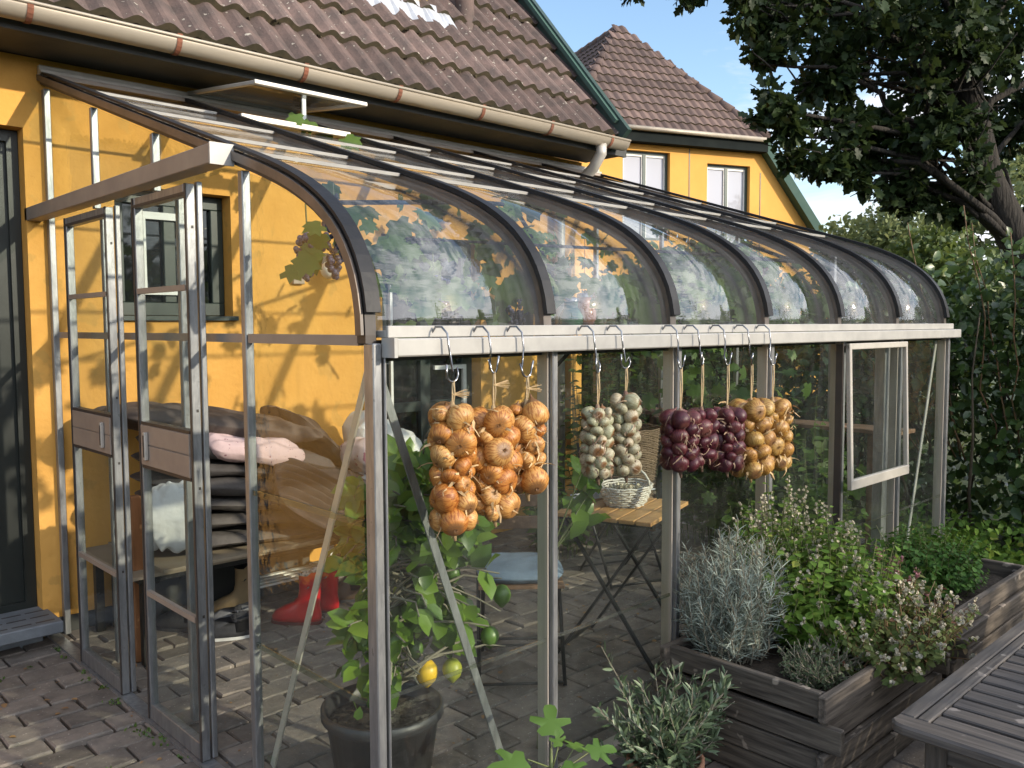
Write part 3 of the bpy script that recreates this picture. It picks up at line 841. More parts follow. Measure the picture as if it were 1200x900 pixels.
ridge_caps(h2(-hw-.12, -.2, ZE+.0), ap, 13); ridge_caps(h2(hw+.12, -.2, ZE+.0), ap, 13); ridge_caps(ap, h2(0, 10.4, zr+.04), 20)
rt.build('ridge_tile', 'tile_far', H2)
MB().tube([h2(-1.0, 5, ZE+rise*.52), h2(-1.0, 5, ZE+rise*.52+.5)], .12, 8).build('vent_pipe', 'tile_far', H2)
g2 = MB(); g2.tube([h2(-hw-.15, -.30, ZE-.05), h2(hw+.15, -.30, ZE-.06)], .05, 10); g2.build('gutter', 'zinc', H2)
fs2 = MB(); box2(fs2, -hw-.1, hw+.1, -.24, -.002, ZE-.30, ZE-.075); fs2.build('fascia', 'fascia_matte', H2)
v2 = MB()
for sgn in (-1, 1):
    a = h2(sgn*(hw+.0), -.1, ZE-.02); b = h2(sgn*(hb+.3), -.1, ZE-.02-(hb+.3-hw)*pit)
    v2 = MB().bar(a, b, .22, .20, up=UU*sgn*pit + ZZ); v2.build('verge_board', 'green_verge', H2)

# ------------------------------------------------------------------ greenhouse
W = .703; D = 2.84; HE = 1.5515; HW = 2.865; NB = 6
G = thing('greenhouse', (0, 0, 0), 'lean-to glass greenhouse with curved eaves, open sliding doors and aluminium frame', 'greenhouse')
def bez(t, p):
    q = 1-t
    return tuple(q**3*p[0][k] + 3*q*q*t*p[1][k] + 3*q*t*t*p[2][k] + t**3*p[3][k] for k in (0, 1))
CP = [(-2.05, 2.195), (-2.47, 2.058), (-2.84, 1.95), (-2.84, 1.575)]
curve = [bez(i/18, CP) for i in range(19)]
def zroof(y): return HW + .327*y
chord = [(0.0, HW)] + [(y, zroof(y)) for y in (-.5, -1.0, -1.5)] + curve
chordE = chord + [(-2.84, HE)]
# front posts
for k in range(NB+1):
    x = W*k
    p = MB()
    if k == 0:
        p.box(x-.012, x+.017, -2.862, -2.815, 0, HE)
        p.box(x+.024, x+.032, -2.864, -2.840, 0, HE)
        po = p.build('post', 'alu', G, bev=.003)
    else:
        p.box(x-.012, x-.004, -2.845, -2.795, 0, HE-.01)
        po = p.build('post', 'alu_web', G, bev=.002)
        MB().box(x-.003, x+.022, -2.862, -2.83, 0, HE-.01).build('post_face', 'alu', po, bev=.003)
# ribs with their rubber caps
for k in range(NB+1):
    x = W*k
    r_ = MB().sweep_yz(chordE, x-.018, x+.018, .045, -.004).build('rib', 'dark_seal' if k == 0 else 'bronze', G)
    cap = chord[:-1]
    if k == 0:
        MB().sweep_yz(cap, x-.024, x+.024, -.006, .016).build('rib_cap', 'rubber', r_)
        MB().sweep_yz(chord, x-.034, x-.0245, .030, -.002).build('rib_face', 'bronze', r_)
    else:
        MB().sweep_yz(cap, x-.021, x+.021, .0, .018).build('rib_cap', 'rubber', r_)
# wall rails
MB().box(-.03, NB*W+.03, -.035, -.002, 2.855, 2.905).box(-.03, NB*W+.03, -.06, -.036, 2.862, 2.88).build('wall_rail', 'alu_pale', G, bev=.003)
MB().box(-.01, NB*W+.03, -.09, -.0365, 2.835, 2.855).build('wall_flashing', 'taupe', G)
# eave bar and lower curved-glass rail
eb = MB(); eb.box(.03, NB*W+.045, -2.915, -2.862, 1.515, 1.565)
MBc = eb.build('eave_bar', 'white_bar', G, bev=.004)
MB().box(.018, .0295, -2.92, -2.86, 1.513, 1.567).build('end_cap', 'white_bar', MBc)
MB().box(.03, NB*W+.03, -2.861, -2.815, 1.567, 1.587).box(.03, NB*W+.03, -2.875, -2.862, 1.567, 1.600).build('gutter_rail', 'white_bar', G, bev=.002)
MB().box(.03, NB*W, -2.82, -2.79, 1.50, 1.56).build('eave_rail', 'dark_seal', G)
# roof panes, glazing bars
ylv = [(0, -.49), (-.49, -1.08), (-1.08, -1.70), (-1.70, -2.06)]
for k in range(NB):
    x0, x1 = W*k+.024, W*(k+1)-.024
    for q, (ya, yb) in enumerate(ylv):
        if k == 1 and q == 0: continue
        p = MB(); z_ = -.018
        p.add([(x0, ya, zroof(ya)+z_), (x1, ya, zroof(ya)+z_), (x1, yb, zroof(yb)+z_+.006), (x0, yb, zroof(yb)+z_+.006),
               (x0, ya, zroof(ya)+z_-.004), (x1, ya, zroof(ya)+z_-.004), (x1, yb, zroof(yb)+z_+.002), (x0, yb, zroof(yb)+z_+.002)],
              [(0, 1, 2, 3), (7, 6, 5, 4), (0, 4, 5, 1), (1, 5, 6, 2), (2, 6, 7, 3), (3, 7, 4, 0)])
        p.build('roof_pane', 'glass_roof', G)
        if q < 4:
            b = MB(); zz = zroof(yb)
            b.bar((x0+.005, yb, zz-.002), (x1-.005, yb, zz-.004), .012, .012, up=(0, -.3, 1))
            b.build('glazing_bar', 'white_bar', G)
    # curved acrylic sheet
    cv = [bez(i/22, CP) for i in range(23)]
    p = MB(); vs = []
    for i, (y, z) in enumerate(cv):
        a = cv[max(0, i-1)]; c = cv[min(22, i+1)]
        dvec = Vector((c[0]-a[0], c[1]-a[1])).normalized(); nn = Vector((dvec.y, -dvec.x))
        if nn.x > 0: nn = -nn
        for x in (x0, x1):
            for t in (-.016, -.020): vs.append((x, y+nn.x*t, z+nn.y*t))
    fs = []
    for i in range(22):
        a = i*4; b = a+4
        fs += [(a, a+2, b+2, b), (a+1, b+1, b+3, a+3), (a, b, b+1, a+1), (a+2, a+3, b+3, b+2)]
    fs += [(0, 1, 3, 2), (88, 90, 91, 89)]
    p.add(vs, fs, True); po = p.build('curved_pane', 'acrylic', G)
# roof vent in the second bay
vt = MB(); x0, x1 = .722, 1.385
ha = Vector((0, -.03, 2.90)); ta = Vector((0, -.80, 2.805))
up = (0, .12, 1)
for x in (x0+.012, x1-.012): vt.bar((x, ha.y, ha.z), (x, ta.y, ta.z), .022, .02, up=up)
vt.bar((x0, ta.y-.008, ta.z), (x1, ta.y-.008, ta.z), .024, .022, up=up); vt.bar((x0, ha.y, ha.z), (x1, ha.y, ha.z), .022, .02, up=up)
vo = vt.build('roof_vent', 'alu_pale', G, bev=.003)
p = MB(); p.bar(((x0+x1)/2, ha.y-.01, ha.z), ((x0+x1)/2, ta.y+.01, ta.z), x1-x0-.03, .004, up=up); p.build('vent_pane', 'glass_roof', vo)
MB().bar((1.12, -.60, 2.68), (1.12, -.60, 2.83), .022, .012).build('vent_strut', 'white_paint', vo)
MB().box(x0+.005, x1-.005, -.66, -.60, 2.648, 2.682).box(x0+.005, x1-.005, -.685, -.662, 2.645, 2.664).build('vent_curb', 'alu_pale', G, bev=.003)
# gables
def gable(x, near):
    s = -1 if near else 1
    hx0, hx1 = x-.015, x+.015
    p = MB(); p.box(hx0, hx1, -.042, -.002, .0, HW-.075); p.build('gable_post', 'alu', G, bev=.003)
    for y in (-.70, -1.38):
        p = MB(); p.box(hx0, hx1, y-.014, y+.014, 2.13 if near else 0, zroof(y)-.06); p.build('gable_post', 'alu', G, bev=.003)
    p = MB(); p.box(hx0, hx1, -2.130, -2.098, 0, zroof(-2.1)-.065); p.build('gable_post', 'alu', G, bev=.003)
    p = MB(); p.box(x+.012, x+.026, -2.09 if near else -2.8, -.043, 1.545, 1.575); p.box(x-.012, x+.012, -2.79, -2.14, 1.545, 1.575); p.build('gable_rail', 'taupe', G)
    p = MB(); p.box(x-.02, x+.02, -2.80, -.04 if not near else -2.14, .0, .045); p.build('sill', 'alu_web', G)
    # glass
    ys = [(-.043, -.68), (-.72, -1.36), (-1.40, -2.09)]
    for a, b in ys:
        z0 = 2.13 if near else .05
        p = MB(); p.add([(x+o, a, z0) for o in (0, .004)] + [(x+o, b, z0) for o in (0, .004)] + [(x+o, b, zroof(b)-.06) for o in (0, .004)] + [(x+o, a, zroof(a)-.06) for o in (0, .004)],
                        [(0, 2, 4, 6), (1, 7, 5, 3), (0, 1, 3, 2), (2, 3, 5, 4), (4, 5, 7, 6), (6, 7, 1, 0)])
        p.build('gable_pane', 'glass', G)
    cvp = [(y, z) for y, z in [bez(i/12, CP) for i in range(13)] if y < -2.14]
    inner = [(y+.05 if i > 5 else y, z-.06) for i, (y, z) in enumerate(cvp)]
    poly = [(-2.137, .046), (-2.137, zroof(-2.137)-.06)] + inner + [(-2.79, 1.55), (-2.79, .046)]
    p = MB(); n = len(poly)
    p.add([(x, y, z) for y, z in poly] + [(x+.004, y, z) for y, z in poly], [tuple(range(n)), tuple(range(2*n-1, n-1, -1))] + [(i, n+i, n+(i+1) % n, (i+1) % n) for i in range(n)])
    p.build('gable_pane', 'glass', G)
gable(0, True); gable(NB*W, False)
for z in (1.04, .514):
    MB().box(-.008, -.002, -2.79, -2.137, z-.009, z+.009).build('glass_joint', 'clear_strip', G)
MB().bar((.03, -2.16, .08), (.03, -2.80, 1.53), .006, .026, up=(0, 1, 0)).build('brace', 'alu_pale', G)
MB().bar((.045, -2.80, 1.475), (.56, -2.80, .06), .026, .006, up=(0, 1, 0)).build('brace', 'alu', G)
MB().bar((4.18, -2.80, 1.50), (3.74, -2.80, .06), .026, .006, up=(0, 1, 0)).build('brace', 'white_bar', G)
# front glass
for k in range(NB):
    x0, x1 = W*k+(.045 if k == 0 else .03), W*(k+1)-.016
    for z0, z1 in ((.05, .53), (.545, 1.505)):
        if k == 4 and z0 > .3: z0, z1 = .545, .80
        MB().box(x0, x1, -2.835, -2.831, z0, z1).build('front_pane', 'glass', G)
    MB().box(x0, x1, -2.842, -2.8355, .531, .543).build('glass_joint', 'clear_strip', G)
    MB().box(x0, x1, -2.86, -2.80, -.02, .05).build('sill', 'alu_web', G)
# opening side window in the fifth bay
fz0, fz1, fx0, fx1 = .78, 1.50, 2.765, 3.47
f = MB()
f.bar((fx0, -2.90, fz1-.012), (fx1, -2.90, fz1-.012), .024, .03); f.bar((fx0, -2.925, fz0+.02), (fx1, -2.925, fz0+.02), .024, .05)
f.bar((fx0+.012, -2.925, fz0), (fx0+.012, -2.90, fz1), .024, .024, up=(0, 1, 0)); f.bar((fx1-.012, -2.925, fz0), (fx1-.012, -2.90, fz1), .018, .024, up=(0, 1, 0))
wo = f.build('window', 'alu_pale', G, bev=.003)
p = MB(); p.add([(fx0+.02, -2.922, fz0+.04), (fx1-.02, -2.922, fz0+.04), (fx1-.02, -2.900, fz1-.02), (fx0+.02, -2.900, fz1-.02),
                 (fx0+.02, -2.918, fz0+.04), (fx1-.02, -2.918, fz0+.04), (fx1-.02, -2.896, fz1-.02), (fx0+.02, -2.896, fz1-.02)],
                [(0, 1, 2, 3), (7, 6, 5, 4), (0, 4, 5, 1), (2, 6, 7, 3)])
p.build('pane', 'glass', wo)
MB().box(fx0-.018, fx0-.004, -2.885, -2.85, .05, 1.50).build('window_jamb', 'dark_seal', G)
MB().box(fx1-.075, fx1-.01, -2.82, -2.765, .05, 1.52).build('window_jamb', 'alu', G)
# door header, track and leaves
hd = MB().box(-.105, -.035, -2.085, .035, 2.132, 2.197)
ho = hd.build('door_header', 'taupe', G, bev=.003)
MB().box(-.106, -.022, -2.094, -2.0855, 2.129, 2.200).build('end_cap', 'white_bar', ho)
MB().box(-.092, -.035, -2.09, -.01, -.02, .010).build('door_track', 'alu', G)
def leaf(ya, yb, post):
    xf = -.078; xb = -.046
    s = MB(); s.box(xf, xb, ya-.022, ya, .012, 2.10); s.box(xf, xb, yb, yb+.022, .012, 2.10)
    s.box(xf, xb, yb+.0225, ya-.0225, 2.06, 2.10); s.box(xf, xb, yb+.0225, ya-.0225, .012, .075)
    o = s.build('door', 'alu', G, bev=.002)
    e = MB(); e.box(xf-.004, xf-.0005, ya-.010, ya+.003, .012, 2.10); e.box(xf-.004, xf-.0005, yb-.003, yb+.010, .012, 2.10); e.box(xf-.0035, xf-.0005, yb+.011, ya-.011, 2.062, 2.072)
    for z in (1.222, 1.05): e.box(xf-.003, xb, yb+.0225, ya-.0225, z-.006, z+.006)
    e.build('seal', 'dark_seal', o)
    for z in (1.728, .525): MB().box(xf-.003, xf+.014, yb+.023, ya-.023, z, z+.021).build('glazing_bar', 'taupe', o)
    b = MB(); b.box(xf-.006, xf+.016, yb+.023, ya-.023, 1.057, 1.137); b.box(xf-.0045, xf+.016, yb+.023, ya-.023, 1.1375, 1.1405); b.box(xf-.006, xf+.016, yb+.023, ya-.023, 1.141, 1.215)
    b.build('panel', 'taupe', o, bev=.002)
    h = MB(); hy = ya-.09 if post else yb+.10
    h.box(xf-.021, xf-.0065, hy-.011, hy+.011, 1.08, 1.19); h.build('handle', 'alu_pale', o, bev=.003)
    h = MB(); h.box(xf-.0225, xf-.0212, hy-.004, hy+.004, 1.092, 1.178); h.build('handle_slot', 'dark_seal', o)
    h = MB(); h.box(xf+.012, xf+.016, yb+.02, ya-.02, .07, 1.05); h.box(xf+.012, xf+.016, yb+.02, ya-.02, 1.22, 2.065); h.build('pane', 'glass', o)
    st_ = MB(); st_.box(-.0385, -.018, yb-.002, yb+.022, .012, 2.11); so_ = st_.build('stile', 'alu', o, bev=.003)
    for z in (.55, 1.02, 1.30, 1.95): MB().box(-.062, -.054, yb-.0012, yb+.0002, z-.005, z+.005).build('screw_hole', 'dark_seal', o)
leaf(-.50, -1.035, False)
leaf(-1.335, -1.835, True)
# inner fixed frame seen through the door panes
for y in (-.66, -1.50):
    MB().box(.028, .062, y-.016, y+.016, .02, 2.10).build('inner_stile', 'alu', G, bev=.003)

# ------------------------------------------------------------------ trees and hedges
def limb_path(a, b, sag=.1, n=5, wob=.06):
    a = Vector(a); b = Vector(b); pts = []
    for i in range(n+1):
        t = i/n; p = a.lerp(b, t)
        k = math.sin(math.pi*t)
        pts.append(p + Vector((random.gauss(0, wob), random.gauss(0, wob), sag))*k)
    return pts
def taper(r0, r1, n): return [r0+(r1-r0)*i/n for i in range(n+1)]

# big dark tree on the right
BT = (9.3, -2.35, -.05)
T = thing('oak_tree', BT, 'big dark leafy oak tree with a leaning trunk overhanging from the right', 'tree')
tr = MB()
trunk = [Vector(BT), Vector((9.22, -2.22, 1.2)), Vector((8.95, -1.98, 2.2)), Vector((8.55, -1.66, 3.1)), Vector((8.42, -1.50, 4.0)), Vector((8.5, -1.5, 5.2)), Vector((8.8, -1.4, 6.6))]
tr.tube(trunk, [.25, .21, .19, .165, .14, .11, .06], 12)
fork = Vector((8.85, -1.9, 2.5))
tr.tube([fork, Vector((8.95, -2.25, 3.4)), Vector((8.75, -2.6, 4.6)), Vector((8.6, -2.9, 6.0))], [.10, .09, .08, .05], 10)
clumps = []
def up_at(px, py, dep):
    d = fv + r2*((px-600)/1008.27) - u2*((py-450)/1008.27)
    return Vector((-1.3608, -4.8193, 1.6)) + d*dep
# crown masses: (photo column, row, distance, radius) measured once and turned into places round the trunk
for px, py, dep, rad in [(905, 20, 8.6, .50), (890, 75, 8.4, .30), (955, 60, 8.8, .55), (1010, 20, 9, .7), (985, 95, 8.7, .42), (1050, 90, 9.2, .6), (1110, 40, 9.4, .8), (1180, 60, 9.6, .8),
                         (915, 160, 8.3, .28), (945, 175, 8.4, .30), (900, 135, 8.2, .18), (975, 150, 8.6, .34), (1015, 160, 8.8, .38), (1060, 165, 9.0, .5), (1110, 130, 9.3, .6), (1170, 150, 9.5, .5),
                         (1000, 205, 8.7, .26), (1040, 220, 8.8, .30), (1085, 225, 9.0, .34), (965, 200, 8.5, .17), (1130, 215, 9.2, .32), (1065, 245, 8.9, .22), (1110, 250, 9.1, .2), 
                         (870, 5, 8.6, .35), (930, 100, 8.6, .34), (1150, 0, 9, 1.0), (1050, -60, 9.2, 1.2), (930, -60, 9, .9), (1230, 100, 9.6, 1.0), (1260, -40, 9.6, 1.4), (760, -22, 8.8, .25), (830, -35, 8.8, .4),
                         (1120, -160, 9.5, 1.5), (980, -180, 9.2, 1.3), (1330, 60, 9.8, 1.3), (1290, 210, 9.6, .7), (1140, 90, 8.4, .6), (1060, 20, 8.2, .6), (1090, 190, 8.6, .4), (1130, 170, 8.5, .45), (1040, 130, 8.5, .45), (1000, 60, 8.5, .5)]:
    clumps.append((up_at(px, py, dep), rad))
L = Leaves(T_OAK)
for c, rad in clumps:
    n = int(1050*rad**2 + 105)
    nsub = max(3, int(rad*12))
    for _ in range(nsub):
        q = c + Vector(rdir(1)[0])*rad*.95*random.random()**.5
        clump(L, int(n/nsub)+6, q, (rad*.36, rad*.36, rad*.28), .115, droop=-.25, shell=.5)
    j = min(range(2, 7), key=lambda i: (trunk[i]-c).length + (trunk[i].z > c.z)*.3)
    st_ = trunk[j].lerp(trunk[j-1], random.random())
    ln = (c-st_).length
    tr.tube(limb_path(st_, c, sag=.12*ln, n=6, wob=.07*ln), taper(.014+.012*ln, .007, 6), 7)
    for _ in range(max(2, int(rad*5))):
        q = c + Vector(rdir(1)[0])*rad*.9
        tr.tube(limb_path(c.lerp(st_, .2*random.random()), q, 0, 3, .04), taper(.012, .004, 3), 5)
tr.build('trunk', 'bark', T)
L.build('crown', 'leaf_oak', T)

# hedge beyond the greenhouse
T = thing('hedge', (5.9, -2.2, -.05), 'tall dark green garden hedge beyond the far end of the greenhouse', 'hedge')
L = Leaves(T_OVAL)
def hedge_box(L, x0, x1, y0, y1, z1, n, size, face=None, bumps=1.6):
    m = int(n)
    x = rng.uniform(x0, x1, m); y = rng.uniform(y0, y1, m); z = rng.random(m)**.8
    h = z1*(1 + .10*np.sin(y*bumps+1) + .07*np.sin(x*3.1+y*2.3))
    depth = (x-x0)
    lump = .25*np.sin(y*2.7+z*5)+.18*np.sin(y*6.1-z*7)
    keep = depth > (.18+lump*.8)*(1-.0*z)
    P = np.column_stack([x, y, z*h])[keep]
    D = rdir(len(P)) + np.array([-.45, -.15, -.25])
    L.add(P, D, rdir(len(P), .9)+np.array([-.3, -.2, 0]), size*(.6+.8*rng.random(len(P))))
hedge_box(L, 5.0, 6.3, -5.2, 2.4, 1.95, 26000, .085)
hedge_box(L, 5.6, 6.6, -5.2, 2.4, 2.15, 9000, .085)
tw = MB()
for k in range(60):
    y = random.uniform(-5, 2.2); x = random.uniform(5.3, 6.2)
    tw.tube(limb_path((x, y, -.05), (x+random.gauss(0, .2), y+random.gauss(0, .3), random.uniform(1.3, 1.9)), 0, 4, .06), taper(.014, .004, 4), 5)
tw.build('stems', 'twig_wood', T)
L.build('foliage', 'leaf_hedge', T)

# wild rose shoots rising out of the hedge
L = Leaves(T_OVAL); tw = MB()
T = thing('rose_bush', (5.2, -2.6, -.05), 'rose bush with long reddish upright shoots rising above the dark hedge', 'shrub')
for bx, by, tx, ty, tz in [(5.35, -2.2, 5.2, -1.75, 2.18), (5.3, -2.3, 5.15, -2.0, 2.1), (5.3, -2.5, 5.15, -2.22, 2.34), (5.25, -2.75, 5.1, -2.62, 2.42), (5.25, -2.85, 5.15, -2.66, 2.3), (5.2, -2.5, 5.3, -2.1, 2.0), (5.3, -2.9, 5.0, -2.95, 2.2), (5.1, -2.3, 4.9, -1.9, 1.6), (5.1, -2.6, 4.85, -2.5, 1.5)]:
    pts = limb_path((bx+.25, by, .6), (tx, ty, tz), 0, 7, .03)
    tw.tube(pts, taper(.007, .0035, 7), 6)
    for i in range(3, 8):
        for _ in range(6):
            p = pts[i].lerp(pts[i-1], random.random())
            L.add(np.array(p)[None], rdir(1, .3), rdir(1, 1), [random.uniform(.04, .075)])
tw.build('shoots', 'stem_red', T); L.build('foliage', 'leaf_hedge', T)

def far_tree(name, base, h, rad, n, size, mat, label, group=None, kz=1.0):
    T = thing(name, base, label, 'tree', group)
    b = Vector(base); tp = b+Vector((0, 0, h))
    tm = MB(); tm.tube(limb_path(b, tp-Vector((0, 0, rad*.5)), 0, 5, .12), taper(.16, .04, 5), 8)
    L = Leaves(T_MINT)
    for _ in range(26):
        d = Vector(rdir(1)[0]); c = tp - Vector((0, 0, rad*kz)) + Vector((d.x*rad*.75, d.y*rad*.75, d.z*rad*kz*.8))
        tm.tube(limb_path(b+Vector((0, 0, h*.35)), c, .1, 4, .1), taper(.05, .01, 4), 5)
        clump(L, n//26, c, (rad*.36,)*3, size, droop=.1, shell=.55)
    tm.build('trunk', 'bark', T); L.build('crown', mat, T)
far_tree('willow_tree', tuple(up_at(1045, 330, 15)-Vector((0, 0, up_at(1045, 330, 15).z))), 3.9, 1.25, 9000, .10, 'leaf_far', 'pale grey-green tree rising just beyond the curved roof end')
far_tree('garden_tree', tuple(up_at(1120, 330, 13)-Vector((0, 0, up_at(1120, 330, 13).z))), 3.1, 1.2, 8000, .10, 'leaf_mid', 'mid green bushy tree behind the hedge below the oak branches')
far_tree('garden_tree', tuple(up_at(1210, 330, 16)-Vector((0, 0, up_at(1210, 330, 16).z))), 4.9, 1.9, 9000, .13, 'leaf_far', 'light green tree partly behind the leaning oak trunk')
far_tree('garden_tree', (11.0, 3.4, 0), 2.9, 1.2, 7000, .11, 'leaf_mid', 'dark bushy tree between hedge and farther yellow house, seen through the glass')
far_tree('garden_tree', (9.3, 2.6, 0), 2.5, 1.1, 7000, .10, 'leaf_mid', 'low bushy tree right behind the hedge, seen through the glass')
# hedge and trees on the street side, behind the viewer: they shade the planters and mirror in the panes
T = thing('hedge', (4.5, -9, 0), 'loose tall hedge on the street side of the garden', 'hedge')
L = Leaves(T_OVAL)
n = 26000
x = rng.uniform(.4, 13, n); y = rng.uniform(-9.2, -8.2, n); z = rng.random(n)
h = np.interp(x, [.4, 1.6, 2.4, 3.2, 5, 13], [1.55, 1.75, 2.15, 2.35, 2.5, 2.8])*(1+.13*np.sin(x*4.2)+.08*np.sin(x*9.7))
dens = np.interp(x, [.4, 1.5, 2.6, 13], [.14, .26, .55, .9])
lum = np.sin(x*5.5+z*8)*.5+np.sin(x*11-z*13)*.4
keep = (rng.random(n) < dens) & (lum > np.interp(x, [.4, 2.6, 4.5, 13], [.2, -.05, -.35, -1.0]))
P = np.column_stack([x, y, z*h])[keep]
L.add(P, rdir(len(P)), rdir(len(P), .6), .10*(.6+.8*rng.random(len(P))))
L.build('foliage', 'leaf_hedge', T)
T = thing('hedge', (7, -13.5, 0), 'dense dark hedge added out of view as backdrop for reflections', 'hedge')  # unseen backdrop, added to keep horizon glow out of the pane reflections
L = Leaves(T_OVAL); n = 15000
x = rng.uniform(-9, 24, n); z = rng.random(n)
P = np.column_stack([x, rng.uniform(-14.2, -13.2, n), z*(3.3+.3*np.sin(x*1.7)+.2*np.sin(x*4.3))])
L.add(P, rdir(n), rdir(n, .4)+np.array([0, .8, 0]), .20*(.6+.8*rng.random(n)))
L.build('foliage', 'leaf_hedge', T)
for bx_, by_, hh, rr_, lb in ((21, -12.5, 6.6, 2.6, 'tallest of the street trees'), (26.5, -13, 6.4, 2.6, 'street tree farthest down the road')):
    far_tree('street_tree', (bx_, by_, 0), hh, rr_, 6000, .20, 'leaf_mid', lb, 'trees along the street', kz=1.1)
# loose branches of a street tree: dappled light on the wall and the door
T = thing('birch_tree', (1.2, -16.5, 0), 'thin-leaved birch on the street side', 'tree')
L = Leaves(T_MINT); tm = MB()
tm.tube([(1.2, -16.5, 0), (1.3, -16.4, 4), (1.2, -16.3, 8)], [.12, .09, .03], 8)
for k in range(24):
    c = np.array([random.uniform(.0, 8.5), random.uniform(-17, -15), random.uniform(4.2, 7.6)])
    if c[2] < 4.2: continue
    tm.tube([(1.2, -16.3, c[2]-1), tuple(c)], [.03, .01], 5)
    clump(L, 26, c, (.5, .5, .45), .15, droop=-.4, shell=.6)
tm.build('trunk', 'bark', T); L.build('crown', 'leaf_mid', T)

# ------------------------------------------------------------------ planters
def planter(x0, x1, y0, y1, z1, label, layers, pf):
    T = thing('planter_box', ((x0+x1)/2, (y0+y1)/2, 0), label, 'planter', 'weathered wooden planter boxes')
    hgt = z1/layers; t = .028
    for i in range(layers):
        za, zb_ = i*hgt+.004, (i+1)*hgt-.009
        jx = [random.gauss(0, .013) for _ in range(4)]
        lift = random.uniform(-.007, .008)
        ex = .035 if i % 2 else -.002
        MB().box(x0-ex, x1+ex, y0+jx[0]*.4, y0+t+jx[0]*.4, za+lift, zb_+lift).build('plank', 'plank_x', T, bev=.004)
        MB().box(x0-ex, x1+ex, y1-t+jx[1]*.4, y1+jx[1]*.4, za, zb_).build('plank', 'plank_x', T, bev=.004)
        ey = -.030 if i % 2 else .045
        MB().box(x0+jx[2]*.4, x0+t+jx[2]*.4, y0-ey, y1+ey, za-lift, zb_-lift).build('plank', 'plank_y', T, bev=.004)
        MB().box(x1-t+jx[3]*.4, x1+jx[3]*.4, y0-ey, y1+ey, za, zb_).build('plank', 'plank_y', T, bev=.004)
    for cx in (x0+.05, x1-.05):
        for cy_ in (y0+.05, y1-.05):
            MB().box(cx-.02, cx+.02, cy_-.02, cy_+.02, .0, z1-.03).build('corner_post', 'plank_z', T, bev=.004)
    so_ = MB(); nx = 10; ny = 8; vs = []
    for i in range(nx+1):
        for j in range(ny+1):
            vs.append((x0+t+(x1-x0-2*t)*i/nx, y0+t+(y1-y0-2*t)*j/ny, z1*.80+random.gauss(0, .010)))
    so_.add(vs, [(i*(ny+1)+j, (i+1)*(ny+1)+j, (i+1)*(ny+1)+j+1, i*(ny+1)+j+1) for i in range(nx) for j in range(ny)], True)
    so_.build('soil', 'soil', T)
planter(1.27, 2.22, -3.56, -2.90, .40, 'nearer weathered planter box holding the silvery herb and mint', 4, 0)
planter(2.42, 3.42, -3.56, -2.92, .40, 'farther weathered planter box holding bright green parsley', 4, 1)

def stems_plant(name, label, base, spread, hts, nst, mat, leafT, lsize, nleaf, stemmat, cat='plant', lean=.25, droop=.2, tip=None, tipmat=None, lo=.15, up=.6):
    T = thing(name, (base[0], base[1], base[2]), label, cat)
    L = Leaves(leafT); s = MB(); F = Leaves(T_BLOB)
    b = Vector(base)
    for k in range(nst):
        a = random.uniform(0, 2*math.pi); q = random.random()**.6
        o = Vector((math.cos(a)*spread[0]*q*.55, math.sin(a)*spread[1]*q*.55, 0))
        h = random.uniform(*hts)*(1-.25*q)
        e = b + Vector((math.cos(a)*spread[0]*q, math.sin(a)*spread[1]*q, h)) + Vector((random.gauss(0, .02), random.gauss(0, .02), 0))
        pts = limb_path(b+o, e, 0, 4, lean*.08)
        s.tube(pts, taper(.0035, .0016, 4), 4, cap=False)
        for i in range(nleaf):
            t = lo+(1-lo)*(i+random.random())/nleaf; j = min(3, int(t*4)); p = pts[j].lerp(pts[j+1], t*4-j)
            d = (pts[j+1]-pts[j]).normalized(); r = Vector(rdir(1)[0]); r = (r-d*r.dot(d)).normalized()
            L.add(np.array(p)[None], np.array(r + d*up + Vector((0, 0, -droop)))[None], np.array(d)[None]+rng.normal(size=(1, 3))*.3, [lsize*random.uniform(.65, 1.25)*(1.1-.35*t)])
        if tip and random.random() < tip:
            for i in range(7):
                p = pts[-1].lerp(pts[-2], i*.07)
                F.add(np.array(p)[None]+rng.normal(size=(1, 3))*.004, rdir(1, 1), rdir(1), [.012])
    s.build('stems', stemmat, T); L.build('foliage', mat, T)
    if tip: F.build('flowers', tipmat, T, kind='stuff')
    return T
stems_plant('curry_plant', 'silvery grey-green curry plant with needle leaves in the nearer planter', (1.48, -3.07, .33), (.23, .21), (.30, .54), 150, 'leaf_curry', T_NEEDLE, .058, 48, 'stem_grey', lean=.3, up=.9, lo=.08)
stems_plant('mint_plant', 'leafy green mint in the nearer planter beside the silvery curry plant', (1.86, -3.26, .32), (.36, .29), (.22, .56), 210, 'leaf_mint', T_MINT, .044, 20, 'stem_green', tip=.5, tipmat='flower_cream', up=.3)
stems_plant('lemon_balm', 'tall spindly herb with pale flower spikes beside the greenhouse glass', (1.98, -3.02, .32), (.34, .15), (.38, .68), 70, 'leaf_mint', T_MINT, .034, 18, 'stem_green', tip=.95, tipmat='flower_cream', up=.5)
stems_plant('oregano_plant', 'sprawling oregano with pale and reddish flower heads hanging over the planter edge', (1.90, -3.50, .33), (.46, .27), (.05, .30), 170, 'leaf_oregano', T_MINT, .030, 16, 'stem_red', tip=.85, tipmat='flower_cream', up=.2)
stems_plant('thyme_plant', 'low grey-green thyme at the front corner of the nearer planter', (1.54, -3.40, .32), (.25, .14), (.06, .18), 170, 'leaf_thyme', T_MINT, .014, 20, 'stem_grey', up=.6)
stems_plant('flowering_herb', 'herb with pink flower heads between the two planters', (2.36, -3.30, .30), (.16, .14), (.16, .36), 30, 'leaf_oregano', T_MINT, .036, 14, 'stem_red', tip=.7, tipmat='flower_pink')
